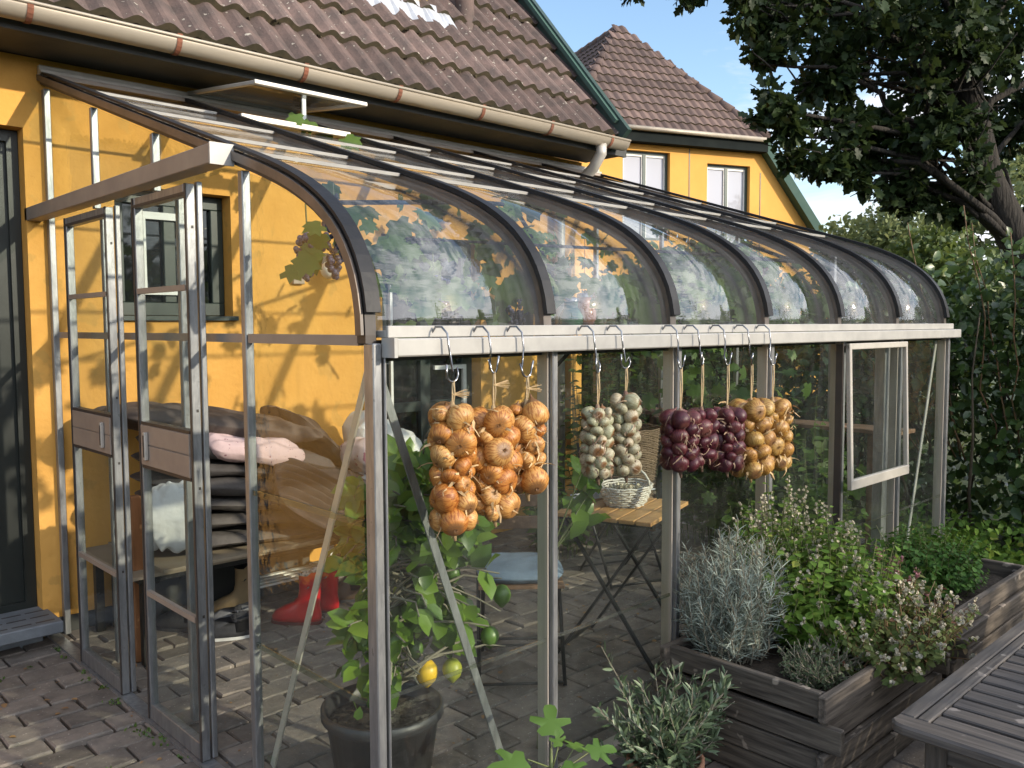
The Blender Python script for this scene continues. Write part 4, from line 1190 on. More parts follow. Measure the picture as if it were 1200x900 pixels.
stems_plant('parsley_plant', 'bright green curly parsley filling the farther planter', (2.92, -3.22, .30), (.46, .29), (.14, .34), 210, 'leaf_parsley', T_MINT, .036, 18, 'stem_green', up=.3, droop=.1, lo=.35)

# ------------------------------------------------------------------ slatted table at the lower right
T = thing('garden_table', (1.9, -4.3, 0), 'grey weathered slatted garden table beside the planters', 'table')
bx0, bx1, by0, by1, bz = 1.10, 2.95, -4.75, -3.82, .45
MB().box(bx0+.08, bx1, by1-.085, by1-.05, bz-.028, bz).build('rail', 'bench_x', T, bev=.004)
MB().box(bx0+.08, bx1, by1-.045, by1-.0, bz-.028, bz).build('rail', 'bench_x', T, bev=.004)
MB().box(bx0+.08, bx1, by0, by0+.07, bz-.028, bz).build('rail', 'bench_x', T, bev=.004)
nend = 10; vs = []
prof = [(bx0+.078, by1-.0), (bx0+.03, by1+.004), (bx0+.008, by1-.012), (bx0, by1-.04), (bx0, by0), (bx0+.078, by0)]
e = MB(); n = len(prof)
e.add([(a, b, bz-.032) for a, b in prof]+[(a, b, bz+.001) for a, b in prof], [tuple(range(n-1, -1, -1)), tuple(range(n, 2*n))]+[(i, (i+1) % n, n+(i+1) % n, n+i) for i in range(n)])
e.build('end_board', 'bench_y', T, bev=.007)
xk = bx0+.088
while xk < bx1-.06:
    MB().box(xk, xk+.066, by0+.071, by1-.087, bz-.024, bz-.002+random.gauss(0, .001)).build('slat', 'bench_y', T, bev=.004)
    xk += .0835
for lx, ly in ((bx0+.12, by1-.10), (bx0+.12, by0+.10), (bx1-.12, by1-.10), (bx1-.12, by0+.10)):
    MB().box(lx-.03, lx+.03, ly-.03, ly+.03, 0, bz-.033).build('leg', 'plank_z', T, bev=.004)
MB().box(bx0+.10, bx1-.1, by1-.115, by1-.09, bz-.12, bz-.034).build('apron', 'bench_x', T, bev=.004)
MB().box(bx0+.10, bx0+.125, by0+.1, by1-.1, bz-.12, bz-.034).build('apron', 'bench_y', T, bev=.004)

# ------------------------------------------------------------------ fig and olive in front
FP = Vector((.44, -3.13, -.02))
T = thing('fig_plant', FP, 'young fig plant with bright lobed leaves in front of the greenhouse glass', 'plant')
s = MB(); L = Leaves(T_FIG)
MB().lathe((FP.x, FP.y, 0), [(.0, .0), (.075, 0), (.095, .15), (.102, .15), (.102, .17), (.09, .17), (.085, .14), (0, .14)], 20).build('pot', 'terracotta', T)
s.tube([FP+Vector((0, 0, .13)), FP+Vector((-.01, .02, .25)), FP+Vector((.0, .03, .36))], [.010, .008, .004], 6)
figs = [((-.11, .02, .37), (-1, .4, -.10), .125), ((.03, .06, .375), (.75, .75, .5), .125), ((-.01, -.02, .33), (.25, -1, -.2), .10), ((.11, -.02, .325), (.9, -.3, -.05), .10), ((-.05, .04, .31), (-.3, -.8, -.3), .085),
        ((.07, -.08, .29), (.6, -.8, -.2), .09), ((-.1, -.06, .28), (-.9, -.6, -.2), .09), ((.02, .02, .36), (.1, .2, 1), .05), ((.13, .06, .30), (.9, .4, -.2), .09)]
for p, d, sz in figs:
    q = FP + Vector(p); s.tube([FP+Vector((0, .025, min(p[2]-.05, .3))), q], [.003, .002], 5)
    L.add(np.array(q)[None], np.array(d)[None], np.array([[-.25, -.35, 1.]]), [sz])
s.build('stem', 'stem_green', T); L.build('foliage', 'leaf_fig', T)
OP = Vector((.94, -3.15, 0))
T = thing('olive_plant', OP, 'small bushy olive plant with narrow grey-green leaves beside the planter', 'plant')
MB().lathe((OP.x, OP.y, 0), [(0, 0), (.10, 0), (.125, .13), (.132, .13), (.132, .155), (.12, .155), (.115, .13), (0, .13)], 22).build('pot', 'terracotta', T)
s = MB(); L = Leaves(T_OLIVE)
tips = [(-.13, .17, .52), (.0, .10, .36), (.20, -.03, .40), (.24, -.08, .33), (-.16, .03, .33), (-.2, .02, .28)] + [(random.uniform(-.22, .28), random.uniform(-.16, .16), random.uniform(.16, .40)) for _ in range(110)]
for p in tips:
    e_ = OP+Vector(p); st_ = OP+Vector((random.gauss(0, .02), random.gauss(0, .02), .12))
    pts = limb_path(st_, e_, .0, 5, .018); s.tube(pts, taper(.004, .0015, 5), 5, cap=False)
    for i in range(22):
        t = .2+.8*i/22; j = min(4, int(t*5)); q = pts[j].lerp(pts[j+1], t*5-j); d = (pts[j+1]-pts[j]).normalized()
        r = Vector(rdir(1)[0]); r = (r-d*r.dot(d)).normalized()
        L.add(np.array(q)[None], np.array(r*.8+d*.8)[None], rdir(1, 1), [random.uniform(.032, .055)])
s.build('stem', 'stem_grey', T); L.build('foliage', 'leaf_olive', T)
# ground cover at the far end
L = Leaves(T_MINT); n = 5200
P = np.column_stack([rng.uniform(3.5, 5.2, n), rng.uniform(-4.4, -2.2, n), rng.random(n)**1.5*.30]); P = P[~((P[:, 0] < 4.25) & (P[:, 1] > -2.9))]
L.add(P, rdir(len(P), .3), rdir(len(P), 1), .03+.03*rng.random(len(P)))
L.build('ground_cover', 'leaf_mint', kind='stuff')

# ------------------------------------------------------------------ onion braids on hooks
def onion_mesh(name, mat, squash, neck=.5):
    b = MB(); pr = []
    for i in range(13):
        t = i/12; a = math.pi*t
        r = math.sin(a)**.95; z = -math.cos(a)*squash
        if t < .2: z += (.2-t)*.55
        if t > .72: r = max(r*(1-.35*(t-.72)/.28), .11); z += (t-.72)*neck*2.4
        pr.append((max(r, .004), z))
    pr.append((.075, pr[-1][1]+.16)); pr.append((.03, pr[-1][1]+.12))
    b.lathe((0, 0, 0), pr, 18)
    for k in range(9):      # root tuft
        a = k*.7; b.tube([(.03*math.cos(a), .03*math.sin(a), -squash*.86), (.16*math.cos(a), .16*math.sin(a), -squash*.86-.16-.08*random.random())], [.03, .010], 4, cap=False)
    me = bpy.data.meshes.new(name); me.from_pydata(b.v, [], b.f); me.materials.append(MAT[mat]); me.polygons.foreach_set('use_smooth', b.sm)
    for v in me.vertices:
        n_ = mnoise.noise(v.co*1.3+Vector((len(ONI)*2.3+squash*9, 0, 0)))
        v.co *= 1+.055*n_
    me.update(); return me
HOOKY = -2.955
HOOKS = ['longest golden onion braid', 'middle golden onion braid', 'short golden onion braid', 'lower braid of small greyish bulbs', 'taller braid of small greyish bulbs', 'left dark red onion braid', 'middle dark red onion braid', 'right dark red onion braid', 'left straw-coloured onion braid', 'right straw-coloured onion braid']
def braid(k, x, zh, ztop, zbot, hwid_, orad, mat, straw, label, n, group, squash=.86, seed=0, hooky=HOOKY):
    rs = np.random.default_rng(100+seed); random.seed(50+seed)
    # S-hook over the eave bar
    y = hooky
    hk = MB(); ztip = zh
    pts = [(x-.004, -2.868, 1.548), (x-.004, -2.868, 1.575), (x-.002, -2.886, 1.596), (x, -2.912, 1.596), (x+.002, -2.934, 1.578), (x+.006, -2.938, 1.53), (x-.004, -2.940, 1.47), (x-.016, -2.944, ztip+.04)]
    for i in range(9):
        a = math.pi*(1+i/8.)*1.0
        pts.append((x+.006+.020*math.cos(a), y+.004, ztip+.022+.022*math.sin(a)))
    pts.append((x+.030, y, ztip+.05))
    kx = random.choice((-1, 1, 1))*random.uniform(.35, 1.15)
    pts = pts[:5] + [(x+.006+(p_[0]-x-.006)*kx, p_[1]-(1-abs(kx))*(p_[0]-x)*.5, p_[2]) for p_ in pts[5:]]
    hk.tube(pts, .0032, 7)
    ho_ = hk.build('s_hook', 'steel_hook')
    tag(ho_, 'steel S-hook carrying the '+HOOKS[k], 'hook', 'hooks on the eave bar')
    B = thing('onion_braid' if 'garlic' not in label else 'garlic_braid', (x, y, zh), label, 'braid' , group)
    tw = MB(); tw.tube([(x+.006, y+.004, zh), (x+.003, y+.002, (zh+ztop)/2), (x, y, ztop-.01), (x, y, zbot+.04)], .0028, 6)
    tw.tube([(x+.004, y-.004, zh+.004), (x+.008, y-.003, (zh+ztop)/2), (x, y, ztop-.02)], .002, 5)
    tw.build('twine', 'twine', B)
    if k < 3:
        tf = MB()
        for i in range(12):
            a = random.uniform(-.45, .45); b_ = random.uniform(-.4, .4)
            tf.bar((x, y, zh-.035), (x+.05*math.cos(a), y-.012*1+.02*b_, zh-.035+.03*math.sin(a)), .003, .0012)
        tf.build('raffia_tail', 'straw', B)
    # pack the bulbs by pushing spheres apart round the stalk
    H_ = ztop-zbot
    rad = orad*(1+.19*rs.standard_normal(n)).clip(.72, 1.28)
    z = np.linspace(ztop-orad, zbot+orad, n); a = np.arange(n)*2.4+rs.random(n)*.5
    rc = hwid_-orad*.75
    P = np.column_stack([rc*np.cos(a), rc*np.sin(a), z])
    for it in range(160):
        d = P[:, None]-P[None]; l = np.linalg.norm(d, axis=2)+np.eye(n)
        ov = np.maximum(0, (rad[:, None]+rad[None])*.94-l); np.fill_diagonal(ov, 0)
        P += .25*(d/l[..., None]*ov[..., None]).sum(1)
        rr = np.hypot(P[:, 0], P[:, 1])+1e-6
        tgt = np.minimum(rr, hwid_-rad*.92); tgt = np.maximum(tgt, rad*.55)
        P[:, :2] *= (rr+(tgt-rr)*.35)[:, None]/rr[:, None]
        P[:, 2] = np.clip(P[:, 2], zbot+rad, ztop-rad*.8)
    for i in range(n):
        me = rs.choice(ONI[mat])
        o = bpy.data.objects.new('onion' if 'garlic' not in label else 'bulb', me); COL.objects.link(o)
        o.parent = B
        out = Vector((P[i, 0], P[i, 1], 0)).normalized()
        axis = (Vector((0, 0, .55)) - out*.9 + Vector(rs.standard_normal(3)*.35)).normalized()   # neck points in and up
        o.rotation_euler = axis.to_track_quat('Z', 'Y').to_euler()
        s_ = rad[i]
        o.scale = (s_*rs.uniform(.94, 1.06), s_*rs.uniform(.92, 1.08), s_*rs.uniform(.80, 1.08))
        o.location = Vector(P[i])-Vector((0, 0, zh))
    st_ = MB()
    for i in range(170):
        a = random.uniform(0, 6.28); rr = hwid_*random.uniform(.66, 1.14); zz = random.uniform(zbot+.03, ztop-.005)
        p = Vector((x+rr*math.cos(a), y+rr*math.sin(a), zz))
        wd = random.uniform(.0010, .0062)*(orad/.042)
        dvec = Vector((random.gauss(0, .55), random.gauss(0, .55), random.uniform(-1.2, .35))).normalized()
        ln = random.uniform(.018, .045)*(orad/.037)**.5
        prev = None
        for q in range(4):
            tdir = dvec.cross(Vector((math.cos(a), math.sin(a), 0))).normalized()
            w_ = wd*(1-.22*q)
            cur = (p-tdir*w_, p+tdir*w_)
            if prev: st_.add([prev[0], prev[1], cur[1], cur[0]], [(0, 1, 2, 3)])
            prev = cur
            p = p + dvec*ln*.42
            dvec = (dvec + Vector((random.gauss(0, .35)-.25*math.cos(a), random.gauss(0, .35)-.25*math.sin(a), -.25))).normalized()
    st_.tube([(x, y, ztop+.012), (x, y, ztop-.02), (x+.004, y, (ztop+zbot)/2), (x, y, zbot+.01), (x+.004, y-.004, zbot-.025)], [.006, .012, .014, .010, .004], 7)
    st_.build('dry_stalks', straw, B)
    return B
ONI = {}
for mname, sq, nk in (('onion_gold', .84, .5), ('onion_pale', .9, .4), ('onion_red', .86, .5), ('onion_straw', .88, .5)):
    ONI[mname] = [onion_mesh('onion_mesh', mname, sq*f, nk) for f in (.92, 1.0, 1.08)]
GO = 'onion braids hanging from the eave bar'
braid(0, 0.189, 1.441, 1.375, 1.012, 0.061, 0.037, 'onion_gold', 'straw', 'leftmost braid of golden onions, the longest one, nearest the corner post', 26, GO, seed=1)
braid(1, 0.346, 1.46, 1.352, 1.026, 0.061, 0.037, 'onion_gold', 'straw', 'second braid of golden onions, between the longest braid and the short one', 24, GO, seed=2)
braid(2, 0.484, 1.442, 1.363, 1.084, 0.057, 0.036, 'onion_gold', 'straw', 'short braid of golden onions just left of a frame post', 19, GO, seed=3)
braid(3, 0.816, 1.441, 1.325, 1.089, 0.052, 0.0225, 'onion_pale', 'straw_purple', 'slimmer and lower garlic-like braid of small greyish bulbs above the white basket', 34, GO, seed=4)
braid(4, 0.964, 1.45, 1.362, 1.079, 0.054, 0.024, 'onion_pale', 'straw_purple', 'taller garlic-like braid of small greyish bulbs with a frayed twine knot', 38, GO, seed=5)
braid(5, 1.286, 1.438, 1.279, 1.055, 0.07, 0.031, 'onion_red', 'straw_purple', 'left braid of dark red onions, in front of a frame post', 27, GO, seed=6)
braid(6, 1.424, 1.446, 1.276, 1.06, 0.06, 0.03, 'onion_red', 'straw_purple', 'middle braid of dark red onions, hanging half behind the left one', 22, GO, seed=7)
braid(7, 1.602, 1.439, 1.27, 1.017, 0.067, 0.031, 'onion_red', 'straw_purple', 'right braid of dark red onions, touching the straw-coloured onions', 28, GO, seed=8)
braid(8, 1.78, 1.433, 1.286, 0.973, 0.087, 0.04, 'onion_straw', 'straw', 'left braid of greenish straw-coloured onions next to the red ones', 27, GO, seed=9)
braid(9, 1.951, 1.427, 1.282, 0.97, 0.08, 0.039, 'onion_straw', 'straw', 'rightmost braid of straw-coloured onions, last on the eave bar', 25, GO, seed=10)
random.seed(21)

# ------------------------------------------------------------------ lemon tree
LP = Vector((.29, -2.45, 0))
T = thing('lemon_tree', LP, 'potted lemon tree with green and yellow fruit inside the greenhouse corner', 'tree')
MB().lathe((LP.x, LP.y, 0), [(0, .005), (.15, .005), (.19, .27), (.20, .275), (.208, .285), (.208, .315), (.198, .318), (.192, .30), (.186, .26), (0, .26)], 32).build('pot', 'pot_plastic', T)
so_ = MB(); so_.lathe((LP.x, LP.y, .262), [(0, .012), (.06, .008), (.12, .014), (.185, .004)], 20); so_.build('soil', 'soil', T)
s = MB()
tk = [LP+Vector((.02, 0, .26)), LP+Vector((.035, .02, .40)), LP+Vector((.03, .03, .55)), LP+Vector((.07, .04, .70)), LP+Vector((.09, .06, .9))]
s.tube(tk, [.026, .022, .020, .016, .010], 10)
L = Leaves(T_OVAL)
lem = [(.456, -2.481, .385, 'lemon_yellow', .041), (.521, -2.543, .395, 'lemon_turning', .036), (.430, -2.449, .468, 'lemon_green', .033), (.66, -2.651, .655, 'lemon_green', .033), (.622, -2.629, .510, 'lemon_green', .033),
       (.391, -2.387, .725, 'lemon_green', .032), (.36, -2.42, .70, 'lemon_turning', .030), (.56, -2.50, .72, 'lemon_green', .031)]
fr_tips = []
ends = [Vector((lx, ly, lz+.06)) for lx, ly, lz, _, _ in lem]
ends += [LP+Vector((random.uniform(-.20, .42), random.uniform(-.28, .30), random.uniform(.44, 1.14))) for _ in range(190)]
ends += [LP+Vector(v) for v in ((-.05, -.12, 1.08), (.0, -.18, 1.16), (.06, -.14, 1.10), (.12, -.1, 1.02), (-.1, 0, 1.0), (-.02, -.2, .98), (.10, -.2, 1.0), (-.18, .05, .86), (-.2, .12, .98), (.02, -.22, 1.22))]
for ei, e_ in enumerate(ends):
    if (e_-LP).dot(r2) < -.13: continue
    e_ = Vector((e_.x, max(e_.y, -2.77), e_.z))
    e_.x = max(e_.x, .06)
    j = min(range(1, 5), key=lambda i: (tk[i]-e_).length); st_ = tk[j].lerp(tk[j-1], random.random()*.6)
    pts = limb_path(st_, e_, .05, 5, .03); s.tube(pts, taper(.007, .0025, 5), 6, cap=False)
    for i in range(11 if ei >= len(lem) else 3):
        t = .3+(.7 if ei >= len(lem) else .35)*(i+random.random())/(11 if ei >= len(lem) else 3); jj = min(4, int(t*5)); q = pts[jj].lerp(pts[jj+1], t*5-jj); d = (pts[jj+1]-pts[jj]).normalized()
        r = Vector(rdir(1)[0]); r = (r-d*r.dot(d)).normalized()
        L.add(np.array(q)[None], np.array(r+d*.6+Vector((0, 0, -.35)))[None], np.array([[-.2, -.4, 1.]])+rng.normal(size=(1, 3))*.45, [random.uniform(.06, .11)])
s.build('trunk', 'stem_grey', T)
for lx, ly, lz, lm, lr in lem:
    b = MB(); b.lathe((lx, ly, lz), [(.002, -lr*1.35), (lr*.18, -lr*1.28), (lr*.42, -lr*1.02), (lr*.82, -lr*.6), (lr, 0), (lr*.9, lr*.5), (lr*.55, lr*.95), (lr*.15, lr*1.15), (.002, lr*1.16)], 18); b.build('lemon', lm, T)
P_, D_, N_, S_ = L.arrays()
keep = np.ones(len(P_), bool)
for lx, ly, lz, lm, lr in lem:            # the fruit hang on the outside of the crown
    f_ = np.array((lx, ly, lz))
    c_ = P_+D_*S_[:, None]*.5 - f_; t_ = np.clip(c_ @ np.array([-.57, -.81, .1]), 0, .4)
    out_ = np.linalg.norm(c_ - t_[:, None]*np.array([-.57, -.81, .1]), axis=1)
    keep &= ~(out_ < .085)
L = Leaves(T_OVAL).add(P_[keep], D_[keep], N_[keep], S_[keep])
L.build('foliage', 'leaf_lemon', T)
# seedling in the lemon pot
L = Leaves(T_MINT)
for k in range(16): L.add(np.array(LP+Vector((random.uniform(-.12, -.02), random.uniform(-.12, .0), random.uniform(.28, .34))))[None], rdir(1, .2), rdir(1, 1.5), [random.uniform(.03, .05)])
L.build('weed', 'leaf_seedling', T)

# ------------------------------------------------------------------ table, chairs, baskets
TC = Vector((1.90, -2.19, 0)); ta_ = R(17)
T = thing('bistro_table', TC, 'small folding table with a slatted wooden top and black legs inside the greenhouse', 'table')
def loc2(c, a, u, v, z): return c + Vector((u*math.cos(a)-v*math.sin(a), u*math.sin(a)+v*math.cos(a), z))
def rbox(mb, c, a, u0, u1, v0, v1, z0, z1):
    vs = [loc2(c, a, u, v, z) for u in (u0, u1) for v in (v0, v1) for z in (z0, z1)]
    mb.add(vs, [(0, 1, 3, 2), (4, 6, 7, 5), (0, 4, 5, 1), (2, 3, 7, 6), (0, 2, 6, 4), (1, 5, 7, 3)]); return mb
for i in range(6):
    v = -.245+i*.0825
    rbox(MB(), TC, ta_, -.27, .27, v, v+.074, .695, .715).build('slat', 'acacia', T, bev=.003)
def rbar(mb, c, a, p, q, w_=.022, h_=.012): mb.bar(loc2(c, a, *p), loc2(c, a, *q), w_, h_)
for sd in (-.215, .215):
    b = MB(); rbar(b, TC, ta_, (sd, -.25, 0.006), (sd, .22, .688)); b.build('leg', 'black_metal', T)
    k = .014 if sd < 0 else -.014
    b = MB(); rbar(b, TC, ta_, (sd+k, .25, 0.006), (sd+k, -.22, .688)); b.build('leg', 'black_metal', T)
for v in (-.25, .25):
    b = MB(); rbar(b, TC, ta_, (-.205, v, .03), (.205, v, .03), .014, .014); b.build('cross_bar', 'black_metal', T)
for u in (-.215, .215):
    b = MB(); rbox(b, TC, ta_, u-.008, u+.008, -.235, .235, .675, .694); b.build('rail', 'black_metal', T)

def chair(c, a, label, slatmat='shelf_wood'):
    T = thing('folding_chair', c, label, 'chair', 'folding chairs inside the greenhouse')
    c = Vector(c)
    for sd in (-.19, .19):
        b = MB(); b.tube([loc2(c, a, sd, -.20, .006), loc2(c, a, sd, .12, .47), loc2(c, a, sd, .24, .84)], .009, 8); b.build('leg', 'black_metal', T)
        k = .02 if sd < 0 else -.02
        b = MB(); b.tube([loc2(c, a, sd+k, .24, .006), loc2(c, a, sd+k, -.17, .445)], .009, 8); b.build('leg', 'black_metal', T)
    for v, z in ((-.20, .02), (.235, .03), (-.08, .18)):
        b = MB(); b.tube([loc2(c, a, -.185, v, z), loc2(c, a, .185, v, z)], .007, 6); b.build('cross_bar', 'black_metal', T)
    for i in range(6):
        v = -.19+i*.062; rbox(MB(), c, a, -.19, .19, v, v+.048, .44, .456).build('slat', slatmat, T, bev=.002)
    for z in (.66, .76):
        v = .12+(z-.47)*.325-.02; rbox(MB(), c, a, -.20, .20, v-.012, v+.006, z-.03, z+.03).build('backrest', slatmat, T, bev=.003)
    return T
def cushion_mesh(mb, c, ax, half, puff, n=14, power=4.0, nz=.0, seed=0, tilt=None, sag=None, ribs=0, ribamp=0):
    """soft slab: superellipse outline, domed top and bottom, noise folds"""
    ux, uy, uz = ax; hx, hy, hz = half
    vs = []
    for side in (1, -1):
        for i in range(n+1):
            for j in range(n+1):
                s_ = -1+2*i/n; t_ = -1+2*j/n
                # square -> rounded square
                x_ = s_*math.sqrt(max(0, 1-.28*t_*t_*abs(t_)**1.2)); y_ = t_*math.sqrt(max(0, 1-.28*s_*s_*abs(s_)**1.2))
                e_ = max(0, (1-abs(s_)**power)*(1-abs(t_)**power))**puff
                p = Vector(c) + ux*(x_*hx) + uy*(y_*hy)
                f = mnoise.fractal(Vector((s_*1.9+seed*3.1, t_*1.9, side*.8+seed)), 1.0, 2.0, 4) if nz else 0
                h = hz*e_*side
                if ribs: h += ribamp*math.sin(t_*ribs)*e_*side
                p += uz*(h + f*nz*(.35+.65*e_))
                if sag: p += Vector((0, 0, -sag*(s_*.5+.5)**2))
                vs.append(p)
    fs = []; m = n+1
    for i in range(n):
        for j in range(n):
            fs.append((i*m+j, (i+1)*m+j, (i+1)*m+j+1, i*m+j+1)); q = m*m
            fs.append((q+i*m+j, q+i*m+j+1, q+(i+1)*m+j+1, q+(i+1)*m+j))
    rim = [(i, 0) for i in range(n)] + [(n, j) for j in range(n)] + [(n-i, n) for i in range(n)] + [(0, n-j) for j in range(n)]
    idx = [i*m+j for i, j in rim]; q = m*m
    for k in range(len(idx)):
        a_, b_ = idx[k], idx[(k+1) % len(idx)]
        fs.append((a_, b_, q+b_, q+a_))
    mb.add(vs, fs, True)
    return mb
def cushion(name, mat, label, cat, c, half, yaw_=0, pitch_=0, roll_=0, puff=.5, nz=.012, seed=0, group=None, sag=None, n=16, ribs=0, ribamp=0, power=4.0):
    Mx = Matrix.Rotation(yaw_, 3, 'Z') @ Matrix.Rotation(pitch_, 3, 'Y') @ Matrix.Rotation(roll_, 3, 'X')
    ax = (Mx @ Vector((1, 0, 0)), Mx @ Vector((0, 1, 0)), Mx @ Vector((0, 0, 1)))
    b = MB(); cushion_mesh(b, c, ax, half, puff, n=n, nz=nz, seed=seed, sag=sag, ribs=ribs, ribamp=ribamp, power=power)
    o = b.build(name, mat); tag(o, label, cat, group)
    sm = o.modifiers.new('smooth', 'SUBSURF'); sm.levels = 1; sm.render_levels = 1
    return o
CA = R(40)
CC = Vector((1.36, -2.02, 0))
chair(CC, R(-41), 'black folding chair with a blue seat pad behind the lemon tree')
cushion('seat_pad', 'blue_cloth', 'blue-grey seat pad on the folding chair behind the lemon tree', 'cushion', CC+Vector((0, 0, .486)), (.20, .20, .034), yaw_=R(-41), puff=.25, nz=.006, seed=3)
chair((2.85, -1.42, 0), R(-20), 'black folding chair carrying the tall brown wicker basket')
# white basket on the table
def basket(name, c, r0, r1, h, mat, label, handle=True, sx=1.25, ang_=0, group=None):
    T = thing(name, c, label, 'basket', group); c = Vector(c)
    n = 30; rows = int(h/.011); b = MB()
    def pt(k, z, off):
        t = max(0, z/h); r = r0+(r1-r0)*t**.7 + off; a = 2*math.pi*k/n
        return loc2(c, ang_, r*sx*math.cos(a), r*math.sin(a), z)
    for j in range(rows+1):
        z = h*j/rows; ring = [pt(k, z+.002*math.sin(k*2.1+j), .004*(1 if (k+j) % 2 else -1)) for k in range(n+1)]
        b.tube(ring, .0055, 5, cap=False)
    b.build('weave', mat, T)
    b = MB()
    for k in range(0, n, 2): b.tube([pt(k, 0, 0), pt(k, h*.5, 0), pt(k, h, 0)], .004, 5)
    b.build('stakes', mat, T)
    b = MB(); b.lathe((c.x, c.y, c.z+.004), [(0, 0), (r0*1.0, 0), (r0*1.1, .006)], 20, sx, 1); b.build('base', mat, T)
    if handle:
        b = MB(); b.tube([loc2(c, ang_, 0, r1*math.cos(a_), h+(.10)*math.sin(a_)) for a_ in [math.pi*i/10 for i in range(11)]], .006, 6); b.build('handle', mat, T)
    return T
BC = Vector((1.96, -2.16, .716))
basket('basket', tuple(BC), .085, .125, .095, 'wicker_white', 'low white wicker basket with dried flowers on the small wooden table', ang_=R(17))
L = Leaves(T_BLOB); n = 260
P = np.array(BC)+rng.normal(size=(n, 3))*[.05, .04, .012]+[0, 0, .06]
L.add(P, rdir(n, .5), rdir(n), .012+.012*rng.random(n)); o = L.build('dried_flowers', 'flower_cream'); tag(o, 'dried cream flower heads lying in the white basket', 'dried flowers')
# bundle of bare twigs on the table
T = thing('twig_bundle', (2.12, -2.06, .717), 'bundle of pale bare twigs lying behind the white basket', 'twigs')
b = MB()
for k in range(12): b.bar((1.72+random.uniform(0, .1), -1.98+random.uniform(-.03, .04), .725+random.uniform(0, .03)), (2.22+random.uniform(-.1, .1), -2.04+random.uniform(-.05, .06), .728+random.uniform(0, .035)), .006, .006)
b.build('twigs', 'lead', T)
basket('laundry_basket', (2.85, -1.45, .458), .14, .20, .50, 'wicker_brown', 'tall brown wicker basket standing on a folding chair', handle=False, sx=1.15)
o = MB().box(.22, 1.34, -.20, -.04, 0, .36).build('storage_box', 'soffit', bev=.01); tag(o, 'long dark storage box under the bench against the wall', 'box')

# ------------------------------------------------------------------ heap of cushions along the wall
T = thing('daybed', (.95, -.45, 0), 'low dark bench carrying the heap of cushions along the yellow wall', 'bench')
MB().box(.10, 1.72, -.78, -.05, .40, .43).build('seat', 'black_metal', T, bev=.004)
for lx in (.14, 1.66):
    for ly in (-.74, -.10): MB().box(lx-.02, lx+.02, ly-.02, ly+.02, 0, .40).build('leg', 'black_metal', T)
MB().box(.05, 1.60, -.80, -.06, .43, .445).build('board', 'cardboard', T)
MB().box(.20, 1.70, -.82, -.08, .446, .46).build('board', 'cardboard', T)
GC = 'grey cushions heaped on the bench'
lay = [(.460, .045, .93, .72, 'lowest grey cushion of the heap, flat on the boards'), (.548, .042, .90, .69, 'second grey cushion counted from the boards up'), (.63, .045, .94, .68, 'third grey cushion counted from the boards up'),
       (.715, .042, .90, .64, 'fourth grey cushion counted from the boards up'), (.80, .042, .86, .60, 'fifth grey cushion counted from the boards up, right under the pink pillow'), (.885, .055, .76, .50, 'topmost grey cushion, squeezed under the brown cover')]
for i, (z, hz, cx, hx, lb) in enumerate(lay):
    cushion('cushion', 'grey_cloth', lb, 'cushion', (cx+random.uniform(-.03, .03), -.42+random.uniform(-.02, .02), z+hz), (hx, .36, hz), yaw_=R(random.uniform(-2.5, 2.5)), pitch_=R(2+i*1.6), puff=.3, nz=.030, seed=i*3+5, group=GC, sag=.05, n=22)
cushion('bench_cover', 'cover_cloth', 'big brown-grey padded cover draped over the heap and sloping down to the right', 'cover', (.66, -.36, 1.10), (.58, .37, .06), pitch_=R(7), puff=.35, nz=.045, seed=31, sag=.06, n=24)
cushion('bench_cover', 'cover_cloth', 'sloping lower end of the brown-grey cover against the wall', 'cover', (1.36, -.28, .87), (.40, .27, .05), pitch_=R(42), puff=.4, nz=.04, seed=33, n=24)
cushion('pillow', 'pink_cloth', 'pink dotted pillow squeezed in under the brown cover', 'pillow', (.73, -.70, .975), (.28, .13, .055), pitch_=R(12), yaw_=R(2), roll_=R(18), puff=.38, nz=.03, seed=44, n=24)
cushion('blanket', 'cover_cloth', 'slumped grey-brown blanket at the right foot of the heap', 'blanket', (1.40, -.60, .60), (.34, .24, .13), pitch_=R(22), yaw_=R(-4), puff=.5, nz=.06, seed=81, n=26)
cushion('cushion', 'ribbed_cloth', 'dark ribbed cushion leaning across the front of the heap', 'cushion', (1.07, -.83, .66), (.36, .20, .05), yaw_=R(6), pitch_=R(30), roll_=R(48), puff=.3, nz=.008, seed=51, n=52, ribs=22, ribamp=.030)
cushion('pillow', 'floral_cloth', 'pink flowered pillow at the right end of the heap', 'pillow', (1.50, -.62, .82), (.17, .15, .09), pitch_=R(35), yaw_=R(10), puff=.5, nz=.05, seed=61)
cushion('pillow', 'white_cloth', 'rumpled white pillow lying lowest at the right end of the heap', 'pillow', (1.55, -.66, .62), (.19, .14, .09), pitch_=R(25), puff=.5, nz=.05, seed=62)
cushion('pillow', 'white_cloth', 'white pillow standing highest at the right end of the heap', 'pillow', (1.68, -.36, .93), (.16, .14, .12), pitch_=R(20), puff=.55, nz=.06, seed=63)
cushion('pillow', 'white_cloth', 'pale bluish pillow behind the lemon tree leaves', 'pillow', (1.86, -.42, .80), (.17, .14, .12), pitch_=R(50), puff=.55, nz=.06, seed=64)
cushion('bag', 'plastic_bag', 'crumpled white plastic bag hanging at the left end of the heap', 'bag', (.24, -.86, .72), (.13, .09, .15), yaw_=R(-20), puff=.6, nz=.05, seed=71, n=24)
MB().bar((.155, -.60, 0), (.155, -.60, .80), .045, .045, up=(0, 1, 0)); 
o = MB().bar((.135, -.66, 0), (.135, -.66, .80), .05, .05, up=(0, 1, 0)).build('wooden_post', 'post_wood', bev=.003); tag(o, 'orange-brown wooden post standing just inside the open doors', 'post')
